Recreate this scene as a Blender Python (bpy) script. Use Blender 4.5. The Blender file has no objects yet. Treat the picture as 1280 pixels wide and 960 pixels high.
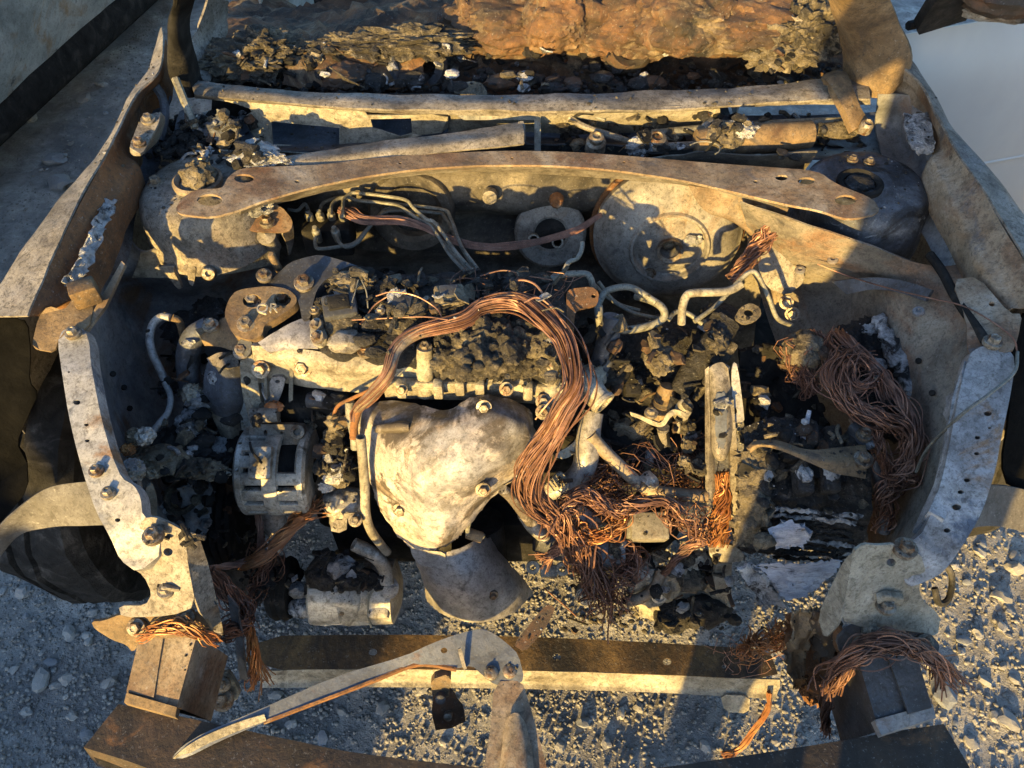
import bpy, bmesh, math, random
import numpy as np
from mathutils import Vector, Matrix, noise
R = math.radians
scene = bpy.context.scene
# ---------------------------------------------------------------- camera
F_PX, PITCH, CAM_H = 949.0, R(50), 1.57
cam_d = bpy.data.cameras.new('camera')
cam_d.sensor_fit = 'HORIZONTAL'; cam_d.sensor_width = 36.0
cam_d.lens = 36.0 * F_PX / 1280.0
cam_d.clip_start = 0.05; cam_d.clip_end = 500
cam = bpy.data.objects.new('camera', cam_d)
scene.collection.objects.link(cam)
cam.location = (0, 0, CAM_H); cam.rotation_euler = (R(90) - PITCH, 0, 0)
scene.camera = cam
# ---------------------------------------------------------------- light
SUN_EL, SUN_AZ = R(11), R(25)      # low sun behind the photographer, coming from the left
SD = Vector((math.sin(SUN_AZ) * math.cos(SUN_EL), math.cos(SUN_AZ) * math.cos(SUN_EL), -math.sin(SUN_EL)))
world = bpy.data.worlds.new('World'); scene.world = world; world.use_nodes = True
wn = world.node_tree; wn.nodes.clear()
sky = wn.nodes.new('ShaderNodeTexSky'); sky.sky_type = 'NISHITA'; sky.sun_disc = False
sky.sun_elevation = SUN_EL; sky.sun_rotation = R(180) + SUN_AZ
sky.air_density = 1.0; sky.dust_density = 1.0; sky.ozone_density = 3.0
bg = wn.nodes.new('ShaderNodeBackground'); bg.inputs[1].default_value = 0.15
wo = wn.nodes.new('ShaderNodeOutputWorld')
wn.links.new(sky.outputs[0], bg.inputs[0]); wn.links.new(bg.outputs[0], wo.inputs[0])
sun_d = bpy.data.lights.new('sun', 'SUN'); sun_d.energy = 5.0; sun_d.angle = R(0.6)
sun_d.color = (1.0, 0.665, 0.20)
sun = bpy.data.objects.new('sun', sun_d); scene.collection.objects.link(sun)
sun.location = (-3, -6, 4); sun.rotation_euler = SD.to_track_quat('-Z', 'Y').to_euler()
vs = scene.view_settings
vs.view_transform = 'Standard'; vs.look = 'None'; vs.exposure = 1.75; vs.gamma = 1.0
vs.use_curve_mapping = False
scene.render.engine = 'CYCLES'

# ---------------------------------------------------------------- helpers
rnd = random.Random(7)
cP, sP = math.cos(PITCH), math.sin(PITCH)
def ray(px, py):
    u, v = (px - 640) / F_PX, (py - 480) / F_PX
    return u, cP - v * sP, -sP - v * cP
def U(px, py, z):
    """point of the place at height z seen at this spot of the survey photograph"""
    a, b, c = ray(px, py); t = (z - CAM_H) / c
    return Vector((a * t, b * t, z))
def UY(px, py, y):
    a, b, c = ray(px, py); t = y / b
    return Vector((a * t, y, CAM_H + c * t))
def pts3(l): return [U(*p) for p in l]
def catmull(P, n, closed=False):
    P = [Vector(p) for p in P]; out = []; m = len(P)
    if m < 3 and not closed:
        return [P[0].lerp(P[-1], i / n) for i in range(n + 1)]
    rng = range(m if closed else m - 1)
    for i in rng:
        if closed: a, b, c, d = P[i - 1], P[i], P[(i + 1) % m], P[(i + 2) % m]
        else:
            b, c = P[i], P[i + 1]
            a = P[i - 1] if i > 0 else b * 2 - c
            d = P[i + 2] if i + 2 < m else c * 2 - b
        for k in range(n):
            t = k / n
            out.append(0.5 * ((2 * b) + (c - a) * t + (2 * a - 5 * b + 4 * c - d) * t * t + (3 * b - a - 3 * c + d) * t ** 3))
    if not closed: out.append(P[-1])
    return out
def fbm(v, s, o=5): return noise.fractal(Vector(v) * s, 1.0, 2.0, o)

WL = {}
class MB:
    def __init__(s): s.v = []; s.f = []
    def add(s, v, f):
        o = len(s.v); s.v += [Vector(p) for p in v]; s.f += [tuple(i + o for i in q) for q in f]
        return s
    def box(s, c, size, rot=None, bev=0.0):
        bm = bmesh.new(); bmesh.ops.create_cube(bm, size=1.0)
        for v in bm.verts: v.co = Vector((v.co.x * size[0], v.co.y * size[1], v.co.z * size[2]))
        if bev: bmesh.ops.bevel(bm, geom=bm.edges[:], offset=bev, segments=2, profile=.5, affect='EDGES')
        m = Matrix.Translation(Vector(c))
        if rot is not None: m = m @ (rot.to_matrix().to_4x4() if hasattr(rot, 'to_matrix') else rot)
        bm.transform(m); return s.bm(bm)
    def bm(s, bm):
        bm.verts.index_update(); s.add([v.co.copy() for v in bm.verts], [[v.index for v in f.verts] for f in bm.faces]); bm.free(); return s
    def tube(s, P, r, sides=8, n=5, cap=True, smooth=True, hollow=0):
        Q = catmull(P, n) if smooth and len(P) > 2 else [Vector(p) for p in P]
        m = len(Q)
        if isinstance(r, (int, float)): rr = [r] * m
        else:
            k = len(r); rr = []
            for i in range(m):
                x = i / max(1, m - 1) * (k - 1); j = min(int(x), k - 2); rr.append(r[j] + (r[j + 1] - r[j]) * (x - j))
        T = [(Q[min(i + 1, m - 1)] - Q[max(i - 1, 0)]).normalized() for i in range(m)]
        ref = Vector((0, 0, 1)) if abs(T[0].z) < .9 else Vector((1, 0, 0))
        N = T[0].cross(ref).normalized(); vs_ = []; fs = []
        for i in range(m):
            N = (N - T[i] * N.dot(T[i])).normalized(); B = T[i].cross(N)
            for k in range(sides):
                a = 2 * math.pi * k / sides
                vs_.append(Q[i] + (N * math.cos(a) + B * math.sin(a)) * rr[i])
        for i in range(m - 1):
            for k in range(sides):
                a, b = i * sides + k, i * sides + (k + 1) % sides
                fs.append((a, b, b + sides, a + sides))
        if hollow:   # open pipe end at the start: an annulus and a bore
            o = len(vs_); base = vs_[:sides]; c0 = Q[0]
            for q in base: vs_.append(c0 + (q - c0) * hollow)
            for q in base: vs_.append(c0 + (q - c0) * hollow + T[0] * rr[0] * 4)
            for k in range(sides):
                k2 = (k + 1) % sides
                fs.append((k, o + k, o + k2, k2)); fs.append((o + k, o + sides + k, o + sides + k2, o + k2))
            fs.append(tuple(range(o + sides, o + 2 * sides))[::-1])
            if cap: fs.append(tuple(range((m - 1) * sides, m * sides)))
        elif cap:
            fs.append(tuple(range(sides))[::-1]); fs.append(tuple(range((m - 1) * sides, m * sides)))
        return s.add(vs_, fs)
    def lathe(s, c, axis, prof, seg=32, sx=1.0):
        """prof: (radius, distance along axis)"""
        ax = Vector(axis).normalized(); q = ax.to_track_quat('Z', 'Y'); vs_ = []; fs = []; m = len(prof)
        for r, h in prof:
            for k in range(seg):
                a = 2 * math.pi * k / seg
                vs_.append(Vector(c) + q @ Vector((r * math.cos(a) * sx, r * math.sin(a), h)))
        for i in range(m - 1):
            for k in range(seg):
                k2 = (k + 1) % seg; fs.append((i * seg + k, i * seg + k2, (i + 1) * seg + k2, (i + 1) * seg + k))
        if prof[0][0] > 1e-5 : fs.append(tuple(range(seg))[::-1])
        if prof[-1][0] > 1e-5: fs.append(tuple(range((m - 1) * seg, m * seg)))
        return s.add(vs_, fs)
    def ring(s, c, axis, prof, seg=32):
        """closed profile swept round an axis"""
        ax = Vector(axis).normalized(); q = ax.to_track_quat('Z', 'Y'); vs_ = []; fs = []; m = len(prof)
        for r, h in prof:
            for k in range(seg):
                a = 2 * math.pi * k / seg
                vs_.append(Vector(c) + q @ Vector((r * math.cos(a), r * math.sin(a), h)))
        for i in range(m):
            i2 = (i + 1) % m
            for k in range(seg):
                k2 = (k + 1) % seg; fs.append((i * seg + k, i * seg + k2, i2 * seg + k2, i2 * seg + k))
        return s.add(vs_, fs)
    def surf(s, rows, n=5, m=5, t=0.003, disp=None, world=False, rag=0.0, seed=0, holes=None):
        """smooth sheet through rows of control points, with thickness t"""
        W = [[Vector(p) if world else U(*p) for p in r] for r in rows]
        A = [catmull(r, m) for r in W]; cols = len(A[0])
        G = list(zip(*[catmull([a[j] for a in A], n) for j in range(cols)]))
        nr = len(G); G = [list(r) for r in G]
        def nrm(i, j):
            du = G[min(i + 1, nr - 1)][j] - G[max(i - 1, 0)][j]; dv = G[i][min(j + 1, cols - 1)] - G[i][max(j - 1, 0)]
            q = du.cross(dv)
            if q.length < 1e-12: return Vector((0, 0, 1))
            q.normalize(); return q
        N = [[nrm(i, j) for j in range(cols)] for i in range(nr)]
        cc = Vector((0, 0, CAM_H)); tot = sum(N[i][j].dot(cc - G[i][j]) for i in range(0, nr, 2) for j in range(0, cols, 2))
        sg = 1 if tot > 0 else -1
        N = [[x * sg for x in r] for r in N]
        if disp:
            for i in range(nr):
                for j in range(cols):
                    G[i][j] = G[i][j] + N[i][j] * disp(G[i][j])
        if rag:
            for i in range(nr):
                for j in range(cols):
                    e = min(i, j, nr - 1 - i, cols - 1 - j)
                    if e == 0: G[i][j] = G[i][j] + Vector((rnd.uniform(-1, 1), rnd.uniform(-1, 1), rnd.uniform(-.5, .5))) * rag
        if disp or rag: N = [[nrm(i, j) * sg for j in range(cols)] for i in range(nr)]
        vs_ = [p for r in G for p in r]; o = len(vs_)
        vs_ += [G[i][j] - N[i][j] * t for i in range(nr) for j in range(cols)]
        fs = []
        I = lambda i, j: i * cols + j
        skip = set()
        if holes:
            for i in range(nr - 1):
                for j in range(cols - 1):
                    if holes(i / (nr - 1), j / (cols - 1), G[i][j]): skip.add((i, j))
        def fl(q): return q if sg > 0 else q[::-1]
        for i in range(nr - 1):
            for j in range(cols - 1):
                if (i, j) in skip: continue
                q = (I(i, j), I(i + 1, j), I(i + 1, j + 1), I(i, j + 1))
                fs.append(fl(q)); fs.append(fl(tuple(x + o for x in q[::-1])))
                for (di, dj, a, b) in ((-1, 0, q[3], q[0]), (1, 0, q[1], q[2]), (0, -1, q[0], q[1]), (0, 1, q[2], q[3])):
                    ii, jj = i + di, j + dj
                    if ii < 0 or jj < 0 or ii >= nr - 1 or jj >= cols - 1 or (ii, jj) in skip:
                        fs.append(fl((b, a, a + o, b + o)))
        return s.add(vs_, fs)
    def plate(s, outer, holes=(), t=0.004, rnd_=1, nrm=None):
        """sheet cut to an outline (px,py,z), with real holes (px,py,rx,ry)"""
        P = [Vector(p) for p in outer]
        for _ in range(rnd_):
            Q = []
            for i in range(len(P)):
                a, b = P[i], P[(i + 1) % len(P)]; Q += [a.lerp(b, .2), a.lerp(b, .8)]
            P = Q
        arr = np.array([list(p) for p in outer], dtype=float)
        Am = np.c_[arr[:, :2], np.ones(len(arr))]; co, *_ = np.linalg.lstsq(Am, arr[:, 2], rcond=None)
        res = arr[:, 2] - Am @ co
        def zf(x, y):
            w = 1 / (np.hypot(arr[:, 0] - x, arr[:, 1] - y) ** 2 + 4.0)
            return float(co[0] * x + co[1] * y + co[2] + (w * res).sum() / w.sum())
        bm = bmesh.new()
        def loop(L):
            vv = [bm.verts.new((x, -y, 0)) for x, y in L]
            for i in range(len(vv)): bm.edges.new((vv[i], vv[(i + 1) % len(vv)]))
        loop([(p.x, p.y) for p in P])
        for h in holes:
            if isinstance(h[0], tuple): loop(list(h))
            else: loop([(h[0] + h[2] * math.cos(a * math.pi / 6), h[1] + h[3] * math.sin(a * math.pi / 6)) for a in range(12)])
        bmesh.ops.triangle_fill(bm, use_beauty=True, use_dissolve=False, edges=bm.edges[:])
        bm.verts.index_update()
        top = [U(v.co.x, -v.co.y, zf(v.co.x, -v.co.y)) for v in bm.verts]
        c = sum(top, Vector()) / len(top); nn = Vector()
        fcs = []
        for f in bm.faces:
            idx = [v.index for v in f.verts]
            if f.normal.z < 0: idx.reverse()
            fcs.append(idx); a, b, d = (top[i] for i in idx[:3]); nn += (b - a).cross(d - a)
        nn.normalize()
        if nrm: nn = Vector(nrm).normalized()
        o = len(top); vs_ = top + [p - nn * t for p in top]
        fs = [tuple(q) for q in fcs] + [tuple(i + o for i in q[::-1]) for q in fcs]
        cnt = {}
        for q in fcs:
            for i in range(3): cnt[(q[i], q[(i + 1) % 3])] = 1
        for (a, b) in cnt:
            if (b, a) not in cnt: fs.append((b, a, a + o, b + o))
        bm.free(); return s.add(vs_, fs)
    def lump(s, c, size, seed=0, amp=.35, sub=3, sc=2.2, rot=None, oct=5):
        bm = bmesh.new(); bmesh.ops.create_icosphere(bm, subdivisions=sub, radius=1.0)
        off = Vector((seed * 3.1, seed * 1.7, -seed * 2.3))
        for v in bm.verts:
            d = v.co.normalized()
            k = 1 + amp * .62 * noise.fractal(d * sc + off, 1.0, 2.1, oct) + amp * .22 * noise.noise(d * sc * 5 + off) + amp * .22 * abs(noise.noise(d * sc * 3 - off))
            v.co = d * max(.25, k)
            v.co = Vector((v.co.x * size[0], v.co.y * size[1], v.co.z * size[2]))
        m = Matrix.Translation(Vector(c))
        if rot: m = m @ Matrix.Rotation(rot, 4, 'Z')
        bm.transform(m); return s.bm(bm)
    def strands(s, path, rad, count, wr=.0009, seed=0, n=6, sides=4, twist=1.0, loose=.25, fray=0.0, fray0=0.0):
        r_ = random.Random(seed); Q = catmull(path, n); m = len(Q)
        if isinstance(rad, (int, float)): rad = [rad, rad]
        def rr(t):
            x = t * (len(rad) - 1); j = min(int(x), len(rad) - 2); return rad[j] + (rad[j + 1] - rad[j]) * (x - j)
        T = [(Q[min(i + 1, m - 1)] - Q[max(i - 1, 0)]).normalized() for i in range(m)]
        ref = Vector((0, 0, 1)) if abs(T[0].z) < .9 else Vector((1, 0, 0))
        N = T[0].cross(ref).normalized(); fr = []
        for i in range(m):
            N = (N - T[i] * N.dot(T[i])).normalized(); fr.append((N.copy(), T[i].cross(N)))
        for k in range(count):
            a0 = r_.uniform(0, 6.283); f0 = math.sqrt(r_.random()); tw = twist * r_.uniform(.5, 1.5); sd = r_.uniform(0, 100)
            fx, fy = r_.gauss(0, 1), r_.gauss(0, 1); gx, gy = r_.gauss(0, 1), r_.gauss(0, 1)
            lo = r_.random() ** 3 * loose; pp = []
            i0 = int(r_.random() ** 4 * m * .25); i1 = m - int(r_.random() ** 3 * m * .25)
            for i in range(i0, i1):
                t = i / (m - 1); a = a0 + tw * t * 4
                w = noise.noise(Vector((sd, t * 5, 1))), noise.noise(Vector((sd, t * 5, 9)))
                R_ = rr(t); e = max(0, t - .7) / .3; e0 = max(0, .3 - t) / .3
                x = R_ * (f0 * math.cos(a) + w[0] * (loose + lo * 4)) + fx * fray * e * e + gx * fray0 * e0 * e0
                y = R_ * (f0 * math.sin(a) + w[1] * (loose + lo * 4)) + fy * fray * e * e + gy * fray0 * e0 * e0
                pp.append(Q[i] + fr[i][0] * x + fr[i][1] * y)
            if len(pp) > 2: s.tube(pp, wr * r_.uniform(.7, 1.3), sides=sides, smooth=False, cap=False)
        return s
    def build(s, name, mat, parent=None, label=None, cat=None, group=None, kind=None, ang=38, smooth=True):
        me = bpy.data.meshes.new(name)
        if parent is not None: org = WL[parent.name]
        else:
            xs = [p.x for p in s.v]; ys = [p.y for p in s.v]; zs = [p.z for p in s.v]
            org = Vector(((min(xs) + max(xs)) / 2, (min(ys) + max(ys)) / 2, min(zs)))
        me.from_pydata([p - org for p in s.v], [], s.f); me.update()
        if smooth:
            me.shade_smooth(); me.set_sharp_from_angle(angle=R(ang))
        me.materials.append(mat)
        o = bpy.data.objects.new(name, me); scene.collection.objects.link(o)
        if parent is not None: o.parent = parent
        else: o.location = org
        WL[o.name] = org
        tag(o, label, cat, group, kind); return o
def tag(o, label=None, cat=None, group=None, kind=None):
    for k, v in (('label', label), ('category', cat), ('group', group), ('kind', kind)):
        if v: o[k] = v
    return o
def thing(name, label, cat, loc, group=None):
    o = bpy.data.objects.new(name, None); scene.collection.objects.link(o)
    o.location = loc; o.empty_display_size = .05; WL[o.name] = Vector(loc); return tag(o, label, cat, group)

# ---------------------------------------------------------------- materials
NEU = {'heat_faded_steel': (.45, .84), 'tan_and_rust_steel': (.2, .84), 'oxidised_cast_head': (.35, .95), 'rusty_apron_steel': (.3, 1), 'booster_steel': (.35, .95), 'bare_aluminium_casting': (.3, 1.05), 'brown_clay_residue': (.2, 1), 'charred_crust': (.25, 1), 'brown_oxide_bracket': (.15, .95), 'pinkish_heat_shield': (.2, 1), 'orange_rust': (.1, .75), 'burnt_rust': (0, 1.35), 'sooty_firewall': (.2, 1.1), 'bare_copper_wire': (.1, .8), 'orange_copper_wire': (0, .85), 'pale_zinc_rail': (0, .9), 'bluegrey_latch_steel': (0, .75), 'heat_faded_steel_': (0, 1), 'silver_car_paint': (0, .85), 'tan_bolt': (0, .72), 'dusty_ground': (0, 1.25), 'grey_gravel': (0, .78), 'scorched_apron_steel': (0, .8)}
def mat(name, ramp, scale=14, rough=.8, metal=0.0, bump=.35, bscale=70, patches=(), spec=.3, dist=.6, rvar=.15, bdist=.004, stretch=None, grime=.5):
    def neu(c):
        k, g = NEU.get(name, (0, 1)); l = .3 * c[0] + .55 * c[1] + .15 * c[2]; return tuple((x + (l - x) * k) * g for x in c)
    ramp = [(p, neu(c)) for p, c in ramp]; patches = [(neu(q[0]),) + tuple(q[1:]) for q in patches]
    m = bpy.data.materials.new(name); m.use_nodes = True; nt = m.node_tree; nt.nodes.clear(); L = nt.links.new
    nd = lambda t: nt.nodes.new(t)
    out = nd('ShaderNodeOutputMaterial'); b = nd('ShaderNodeBsdfPrincipled'); L(b.outputs[0], out.inputs[0])
    geo = nd('ShaderNodeNewGeometry'); src = geo.outputs['Position']
    if stretch:
        mp = nd('ShaderNodeMapping'); mp.inputs['Scale'].default_value = stretch; L(src, mp.inputs[0]); src = mp.outputs[0]
    def nz(sc, det=8, ro=.62, di=0.0, w=0.0):
        a = nd('ShaderNodeVectorMath'); a.operation = 'ADD'; a.inputs[1].default_value = (w * 1.3, -w * .7, w * .9); L(src, a.inputs[0])
        n = nd('ShaderNodeTexNoise'); n.inputs['Scale'].default_value = sc; n.inputs['Detail'].default_value = det
        n.inputs['Roughness'].default_value = ro; n.inputs['Distortion'].default_value = di; L(a.outputs[0], n.inputs['Vector']); return n.outputs[0]
    seed = (sum(ord(c) for c in name) % 97) * .37
    n1 = nz(scale, 8, .66, dist, seed); cr = nd('ShaderNodeValToRGB'); L(n1, cr.inputs[0])
    lo, hi = .30, .70
    while len(cr.color_ramp.elements) < len(ramp): cr.color_ramp.elements.new(.5)
    for e, (p, c) in zip(cr.color_ramp.elements, ramp):
        e.position = lo + p * (hi - lo); e.color = (*c, 1)
    col = cr.outputs[0]
    for i, (c, sc, th, soft) in enumerate(patches):
        n = nz(sc, 7, .68, .8, seed + 5.1 * (i + 1))
        mr = nd('ShaderNodeMapRange'); mr.inputs[1].default_value = th - soft; mr.inputs[2].default_value = th + soft; L(n, mr.inputs[0])
        mx = nd('ShaderNodeMix'); mx.data_type = 'RGBA'; L(mr.outputs[0], mx.inputs[0]); L(col, mx.inputs[6]); mx.inputs[7].default_value = (*c, 1); col = mx.outputs[2]
    if grime:   # soot and dirt lying on everything: broad drifts broken up by a fine grain, and small dark pits
        for sc, th, so, am, w in ((7, .53, .13, grime, 71), (34, .56, .08, grime * .75, 83), (120, .57, .05, grime * 1.0, 95), (330, .56, .06, grime * .8, 107)):
            n = nz(sc, 8, .7, .5, seed + w); mr = nd('ShaderNodeMapRange'); mr.inputs[1].default_value = th - so; mr.inputs[2].default_value = th + so
            mr.inputs[4].default_value = am; L(n, mr.inputs[0])
            mx = nd('ShaderNodeMix'); mx.data_type = 'RGBA'; L(mr.outputs[0], mx.inputs[0]); L(col, mx.inputs[6]); mx.inputs[7].default_value = (.035, .029, .022, 1); col = mx.outputs[2]
    if grime:   # pale dust grains
        n = nz(210, 4, .7, .2, seed + 120); mr = nd('ShaderNodeMapRange'); mr.inputs[1].default_value = .60; mr.inputs[2].default_value = .72; mr.inputs[4].default_value = grime * .7; L(n, mr.inputs[0])
        mx = nd('ShaderNodeMix'); mx.data_type = 'RGBA'; L(mr.outputs[0], mx.inputs[0]); L(col, mx.inputs[6]); mx.inputs[7].default_value = (.38, .365, .345, 1); col = mx.outputs[2]
    L(col, b.inputs['Base Color'])
    b.inputs['Metallic'].default_value = metal; b.inputs['Specular IOR Level'].default_value = spec
    mr = nd('ShaderNodeMapRange'); L(nz(scale * 2.3, 5, .6, 0, seed + 40), mr.inputs[0]); mr.inputs[1].default_value = .3; mr.inputs[2].default_value = .7
    mr.inputs[3].default_value = rough - rvar; mr.inputs[4].default_value = min(1, rough + rvar); L(mr.outputs[0], b.inputs['Roughness'])
    if bump:
        ad = nd('ShaderNodeMath'); ad.operation = 'ADD'; L(nz(bscale, 9, .7, .3, seed + 60), ad.inputs[0]); L(n1, ad.inputs[1])
        bp = nd('ShaderNodeBump'); bp.inputs['Strength'].default_value = bump; bp.inputs['Distance'].default_value = bdist
        L(ad.outputs[0], bp.inputs['Height']); L(bp.outputs[0], b.inputs['Normal'])
    return m
SOOT = (.016, .015, .015); RUST = (.20, .09, .036); RUSTD = (.085, .042, .022); TAN = (.30, .235, .16); PALE = (.48, .44, .38)
BLUE = (.10, .115, .14); GREY = (.20, .195, .19); ASH = (.55, .53, .50)
M = {}
M['rust'] = mat('burnt_rust', [(0, (0.0638, 0.0315, 0.0165)), (0.4, (0.15, 0.0638, 0.0225)), (0.7, (0.15, 0.0675, 0.027)), (1, (0.27, 0.1275, 0.045))], 9, .88, .0, .5, 90, [(SOOT, 6, .62, .08), (TAN, 11, .64, .06)])
M['rust_dark'] = mat('dark_rust', [(0, SOOT), (.5, RUSTD), (1, (.22, .09, .035))], 12, .85, .0, .5, 90, [((.05, .04, .03), 7, .55, .08)])
M['rust_dash'] = mat('orange_rust', [(0, (.03, .022, .018)), (.3, (.09, .05, .03)), (.55, (.18, .085, .036)), (.8, (.25, .125, .05)), (1, (.30, .21, .12))], 8, .9, .0, .7, 80, [(SOOT, 7, .54, .07), ((.30, .22, .13), 9, .6, .06)])
M['tan'] = mat('heat_faded_steel', [(0, (0.17, 0.1275, 0.085)), (0.35, (0.306, 0.2465, 0.17)), (0.7, (0.374, 0.3145, 0.238)), (1, (0.442, 0.3995, 0.34))], 13, .68, .15, .3, 90, [((.21, .12, .06), 8, .62, .07), ((.08, .075, .075), 16, .68, .05), ((.16, .165, .19), 6, .63, .07)], grime=.68)
M['tower_r'] = mat('blueblack_ashed_steel', [(0, (.02, .022, .026)), (.4, (.06, .066, .08)), (.7, (.13, .14, .16)), (1, (.30, .30, .30))], 15, .55, .2, .5, 110, [((.012, .012, .013), 9, .56, .05), ((.42, .41, .39), 30, .66, .04)])
M['tan_rust'] = mat('tan_and_rust_steel', [(0, (.13, .07, .035)), (.35, (.29, .18, .09)), (.7, (.38, .29, .19)), (1, (.45, .38, .30))], 10, .75, .1, .35, 90, [(RUST, 7, .58, .07), ((.12, .12, .14), 9, .64, .05), (SOOT, 15, .70, .05)])
M['apron'] = mat('scorched_apron_steel', [(0, (.11, .115, .125)), (.4, (.22, .23, .25)), (.7, (.33, .33, .33)), (1, (.42, .40, .36))], 8, .7, .1, .3, 80, [((.22, .12, .06), 5, .60, .06), ((.04, .04, .042), 9, .66, .06)], grime=.35)
M['apron_r'] = mat('rusty_apron_steel', [(0, (.07, .06, .05)), (.35, (.17, .15, .12)), (.7, (.26, .21, .15)), (1, (.30, .27, .21))], 7, .72, .05, .35, 80, [((.23, .115, .05), 4.5, .56, .06), ((.055, .055, .06), 7, .62, .06), ((.1, .11, .13), 12, .67, .04)])
M['blue'] = mat('blued_dark_steel', [(0, (.022, .024, .03)), (.45, (.06, .068, .085)), (1, (.14, .15, .175))], 12, .6, .2, .3, 110, [(SOOT, 8, .6, .08), ((.25, .24, .23), 26, .71, .04)])
M['rail'] = mat('pale_zinc_rail', [(0, (0.19, 0.1805, 0.1805)), (0.4, (0.342, 0.3372, 0.342)), (0.75, (0.437, 0.4322, 0.4275)), (1, (0.513, 0.494, 0.4655))], 11, .55, .3, .2, 100, [((.27, .16, .085), 9, .60, .05), ((.13, .15, .19), 8, .60, .04)])
M['soot'] = mat('black_soot', [(0, (.008, .008, .008)), (.6, (.022, .021, .02)), (1, (.05, .045, .04))], 18, .9, .0, .7, 120, [((.10, .09, .08), 45, .72, .04)], grime=.0, spec=.06)
M['char'] = mat('charred_crust', [(0, (0.0204, 0.0187, 0.017)), (0.45, (0.085, 0.0714, 0.051)), (0.7, (0.204, 0.1615, 0.0935)), (1, (0.408, 0.323, 0.204))], 45, .95, .0, 1.0, 160, [(SOOT, 14, .54, .06), ((.42, .38, .33), 70, .73, .03)], bdist=.008)
M['char_blk'] = mat('black_charred_crust', [(0, (.006, .006, .007)), (.5, (.02, .02, .021)), (.8, (.045, .045, .05)), (1, (.12, .115, .115))], 38, .8, .0, 1.0, 150, [((.34, .33, .33), 55, .725, .03)], bdist=.008, rvar=.3)
M['alu'] = mat('bare_aluminium_casting', [(0, (.20, .17, .13)), (.35, (.40, .36, .29)), (.7, (.55, .51, .44)), (1, (.64, .61, .56))], 16, .52, .45, .35, 110, [((.10, .085, .06), 20, .63, .05), ((.30, .20, .10), 11, .66, .05)])
M['alu_melt'] = mat('melted_aluminium', [(0, (.12, .12, .125)), (.4, (.40, .40, .41)), (1, (.70, .70, .71))], 40, .4, .6, .9, 120, [((.05, .05, .055), 30, .58, .05)], bdist=.008, grime=.3)
M['shield'] = mat('pinkish_heat_shield', [(0, (.34, .27, .22)), (.4, (.52, .44, .38)), (.75, (.62, .55, .49)), (1, (.70, .65, .60))], 10, .55, .15, .22, 60, [((.11, .085, .06), 8, .525, .03), ((.30, .22, .15), 22, .62, .05), ((.30, .30, .34), 5, .60, .06)])
M['shield_b'] = mat('blued_heat_shield', [(0, (.20, .19, .19)), (.5, (.36, .34, .33)), (1, (.50, .46, .41))], 11, .52, .35, .2, 60, [((.13, .12, .12), 14, .66, .04)])
M['castyel'] = mat('oxidised_cast_head', [(0, (0.17, 0.1318, 0.0765)), (0.4, (0.34, 0.289, 0.187)), (0.75, (0.425, 0.374, 0.2635)), (1, (0.493, 0.4505, 0.357))], 18, .7, .15, .5, 120, [((.13, .095, .05), 14, .62, .06), ((.6, .57, .5), 32, .70, .04)])
M['copper'] = mat('bare_copper_wire', [(0, (0.1092, 0.0507, 0.0351)), (0.4, (0.234, 0.1053, 0.0663)), (0.7, (0.3276, 0.156, 0.0975)), (1, (0.39, 0.234, 0.156))], 30, .5, .4, 0, 60, [((.09, .05, .04), 18, .62, .06)], grime=.3)
M['copper_o'] = mat('orange_copper_wire', [(0, (0.224, 0.08, 0.032)), (0.5, (0.384, 0.152, 0.056)), (1, (0.464, 0.264, 0.12))], 30, .45, .4, 0, 60, grime=.3)
M['line'] = mat('grey_steel_line', [(0, (.12, .12, .105)), (.5, (.24, .235, .20)), (1, (.34, .32, .27))], 30, .6, .2, .3, 120, [((.2, .1, .04), 20, .68, .05)])
M['bolt'] = mat('tan_bolt', [(0, (.18, .13, .08)), (.5, (.40, .34, .26)), (1, (.58, .53, .46))], 60, .5, .45, .2, 200, [(RUST, 30, .55, .06)], grime=.7)
M['brown'] = mat('brown_oxide_bracket', [(0, (.09, .05, .025)), (.4, (.20, .125, .055)), (.8, (.29, .19, .09)), (1, (.34, .26, .16))], 14, .75, .05, .4, 100, [((.09, .07, .055), 10, .63, .05)])
M['fire'] = mat('sooty_firewall', [(0, (.05, .045, .04)), (.4, (.15, .13, .10)), (.75, (.25, .21, .15)), (1, (.34, .29, .21))], 6, .8, .05, .4, 80, [(SOOT, 4, .52, .1)])
M['booster'] = mat('booster_steel', [(0, (.12, .11, .10)), (.4, (.25, .225, .19)), (.75, (.33, .29, .23)), (1, (.38, .35, .30))], 11, .7, .1, .35, 90, [((.26, .15, .06), 7, .62, .06), ((.09, .09, .095), 26, .65, .04)])
M['beam'] = mat('dark_brown_beam', [(0, (0.0112, 0.0097, 0.009)), (0.45, (0.0338, 0.0255, 0.0195)), (0.8, (0.075, 0.0488, 0.03)), (1, (0.1275, 0.0825, 0.0525))], 12, .72, .1, .4, 100, [((.2, .095, .035), 9, .64, .06)])
M['beam_b'] = mat('blueblack_box_steel', [(0, (.03, .033, .038)), (.5, (.07, .075, .085)), (1, (.14, .14, .145))], 10, .6, .2, .3, 100, [(RUSTD, 9, .63, .06)])
M['cross'] = mat('yellow_rust_crossmember', [(0, (.035, .024, .016)), (.4, (.13, .075, .03)), (.75, (.24, .15, .06)), (1, (.33, .23, .11))], 9, .78, .05, .5, 100, [(SOOT, 5, .54, .07)])
M['ashwhite'] = mat('white_ash', [(0, (.12, .12, .125)), (.4, (.40, .395, .40)), (1, (.66, .65, .64))], 50, .9, 0, .9, 150, [((.02, .02, .022), 26, .55, .05)], bdist=.006, grime=.3)
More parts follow.
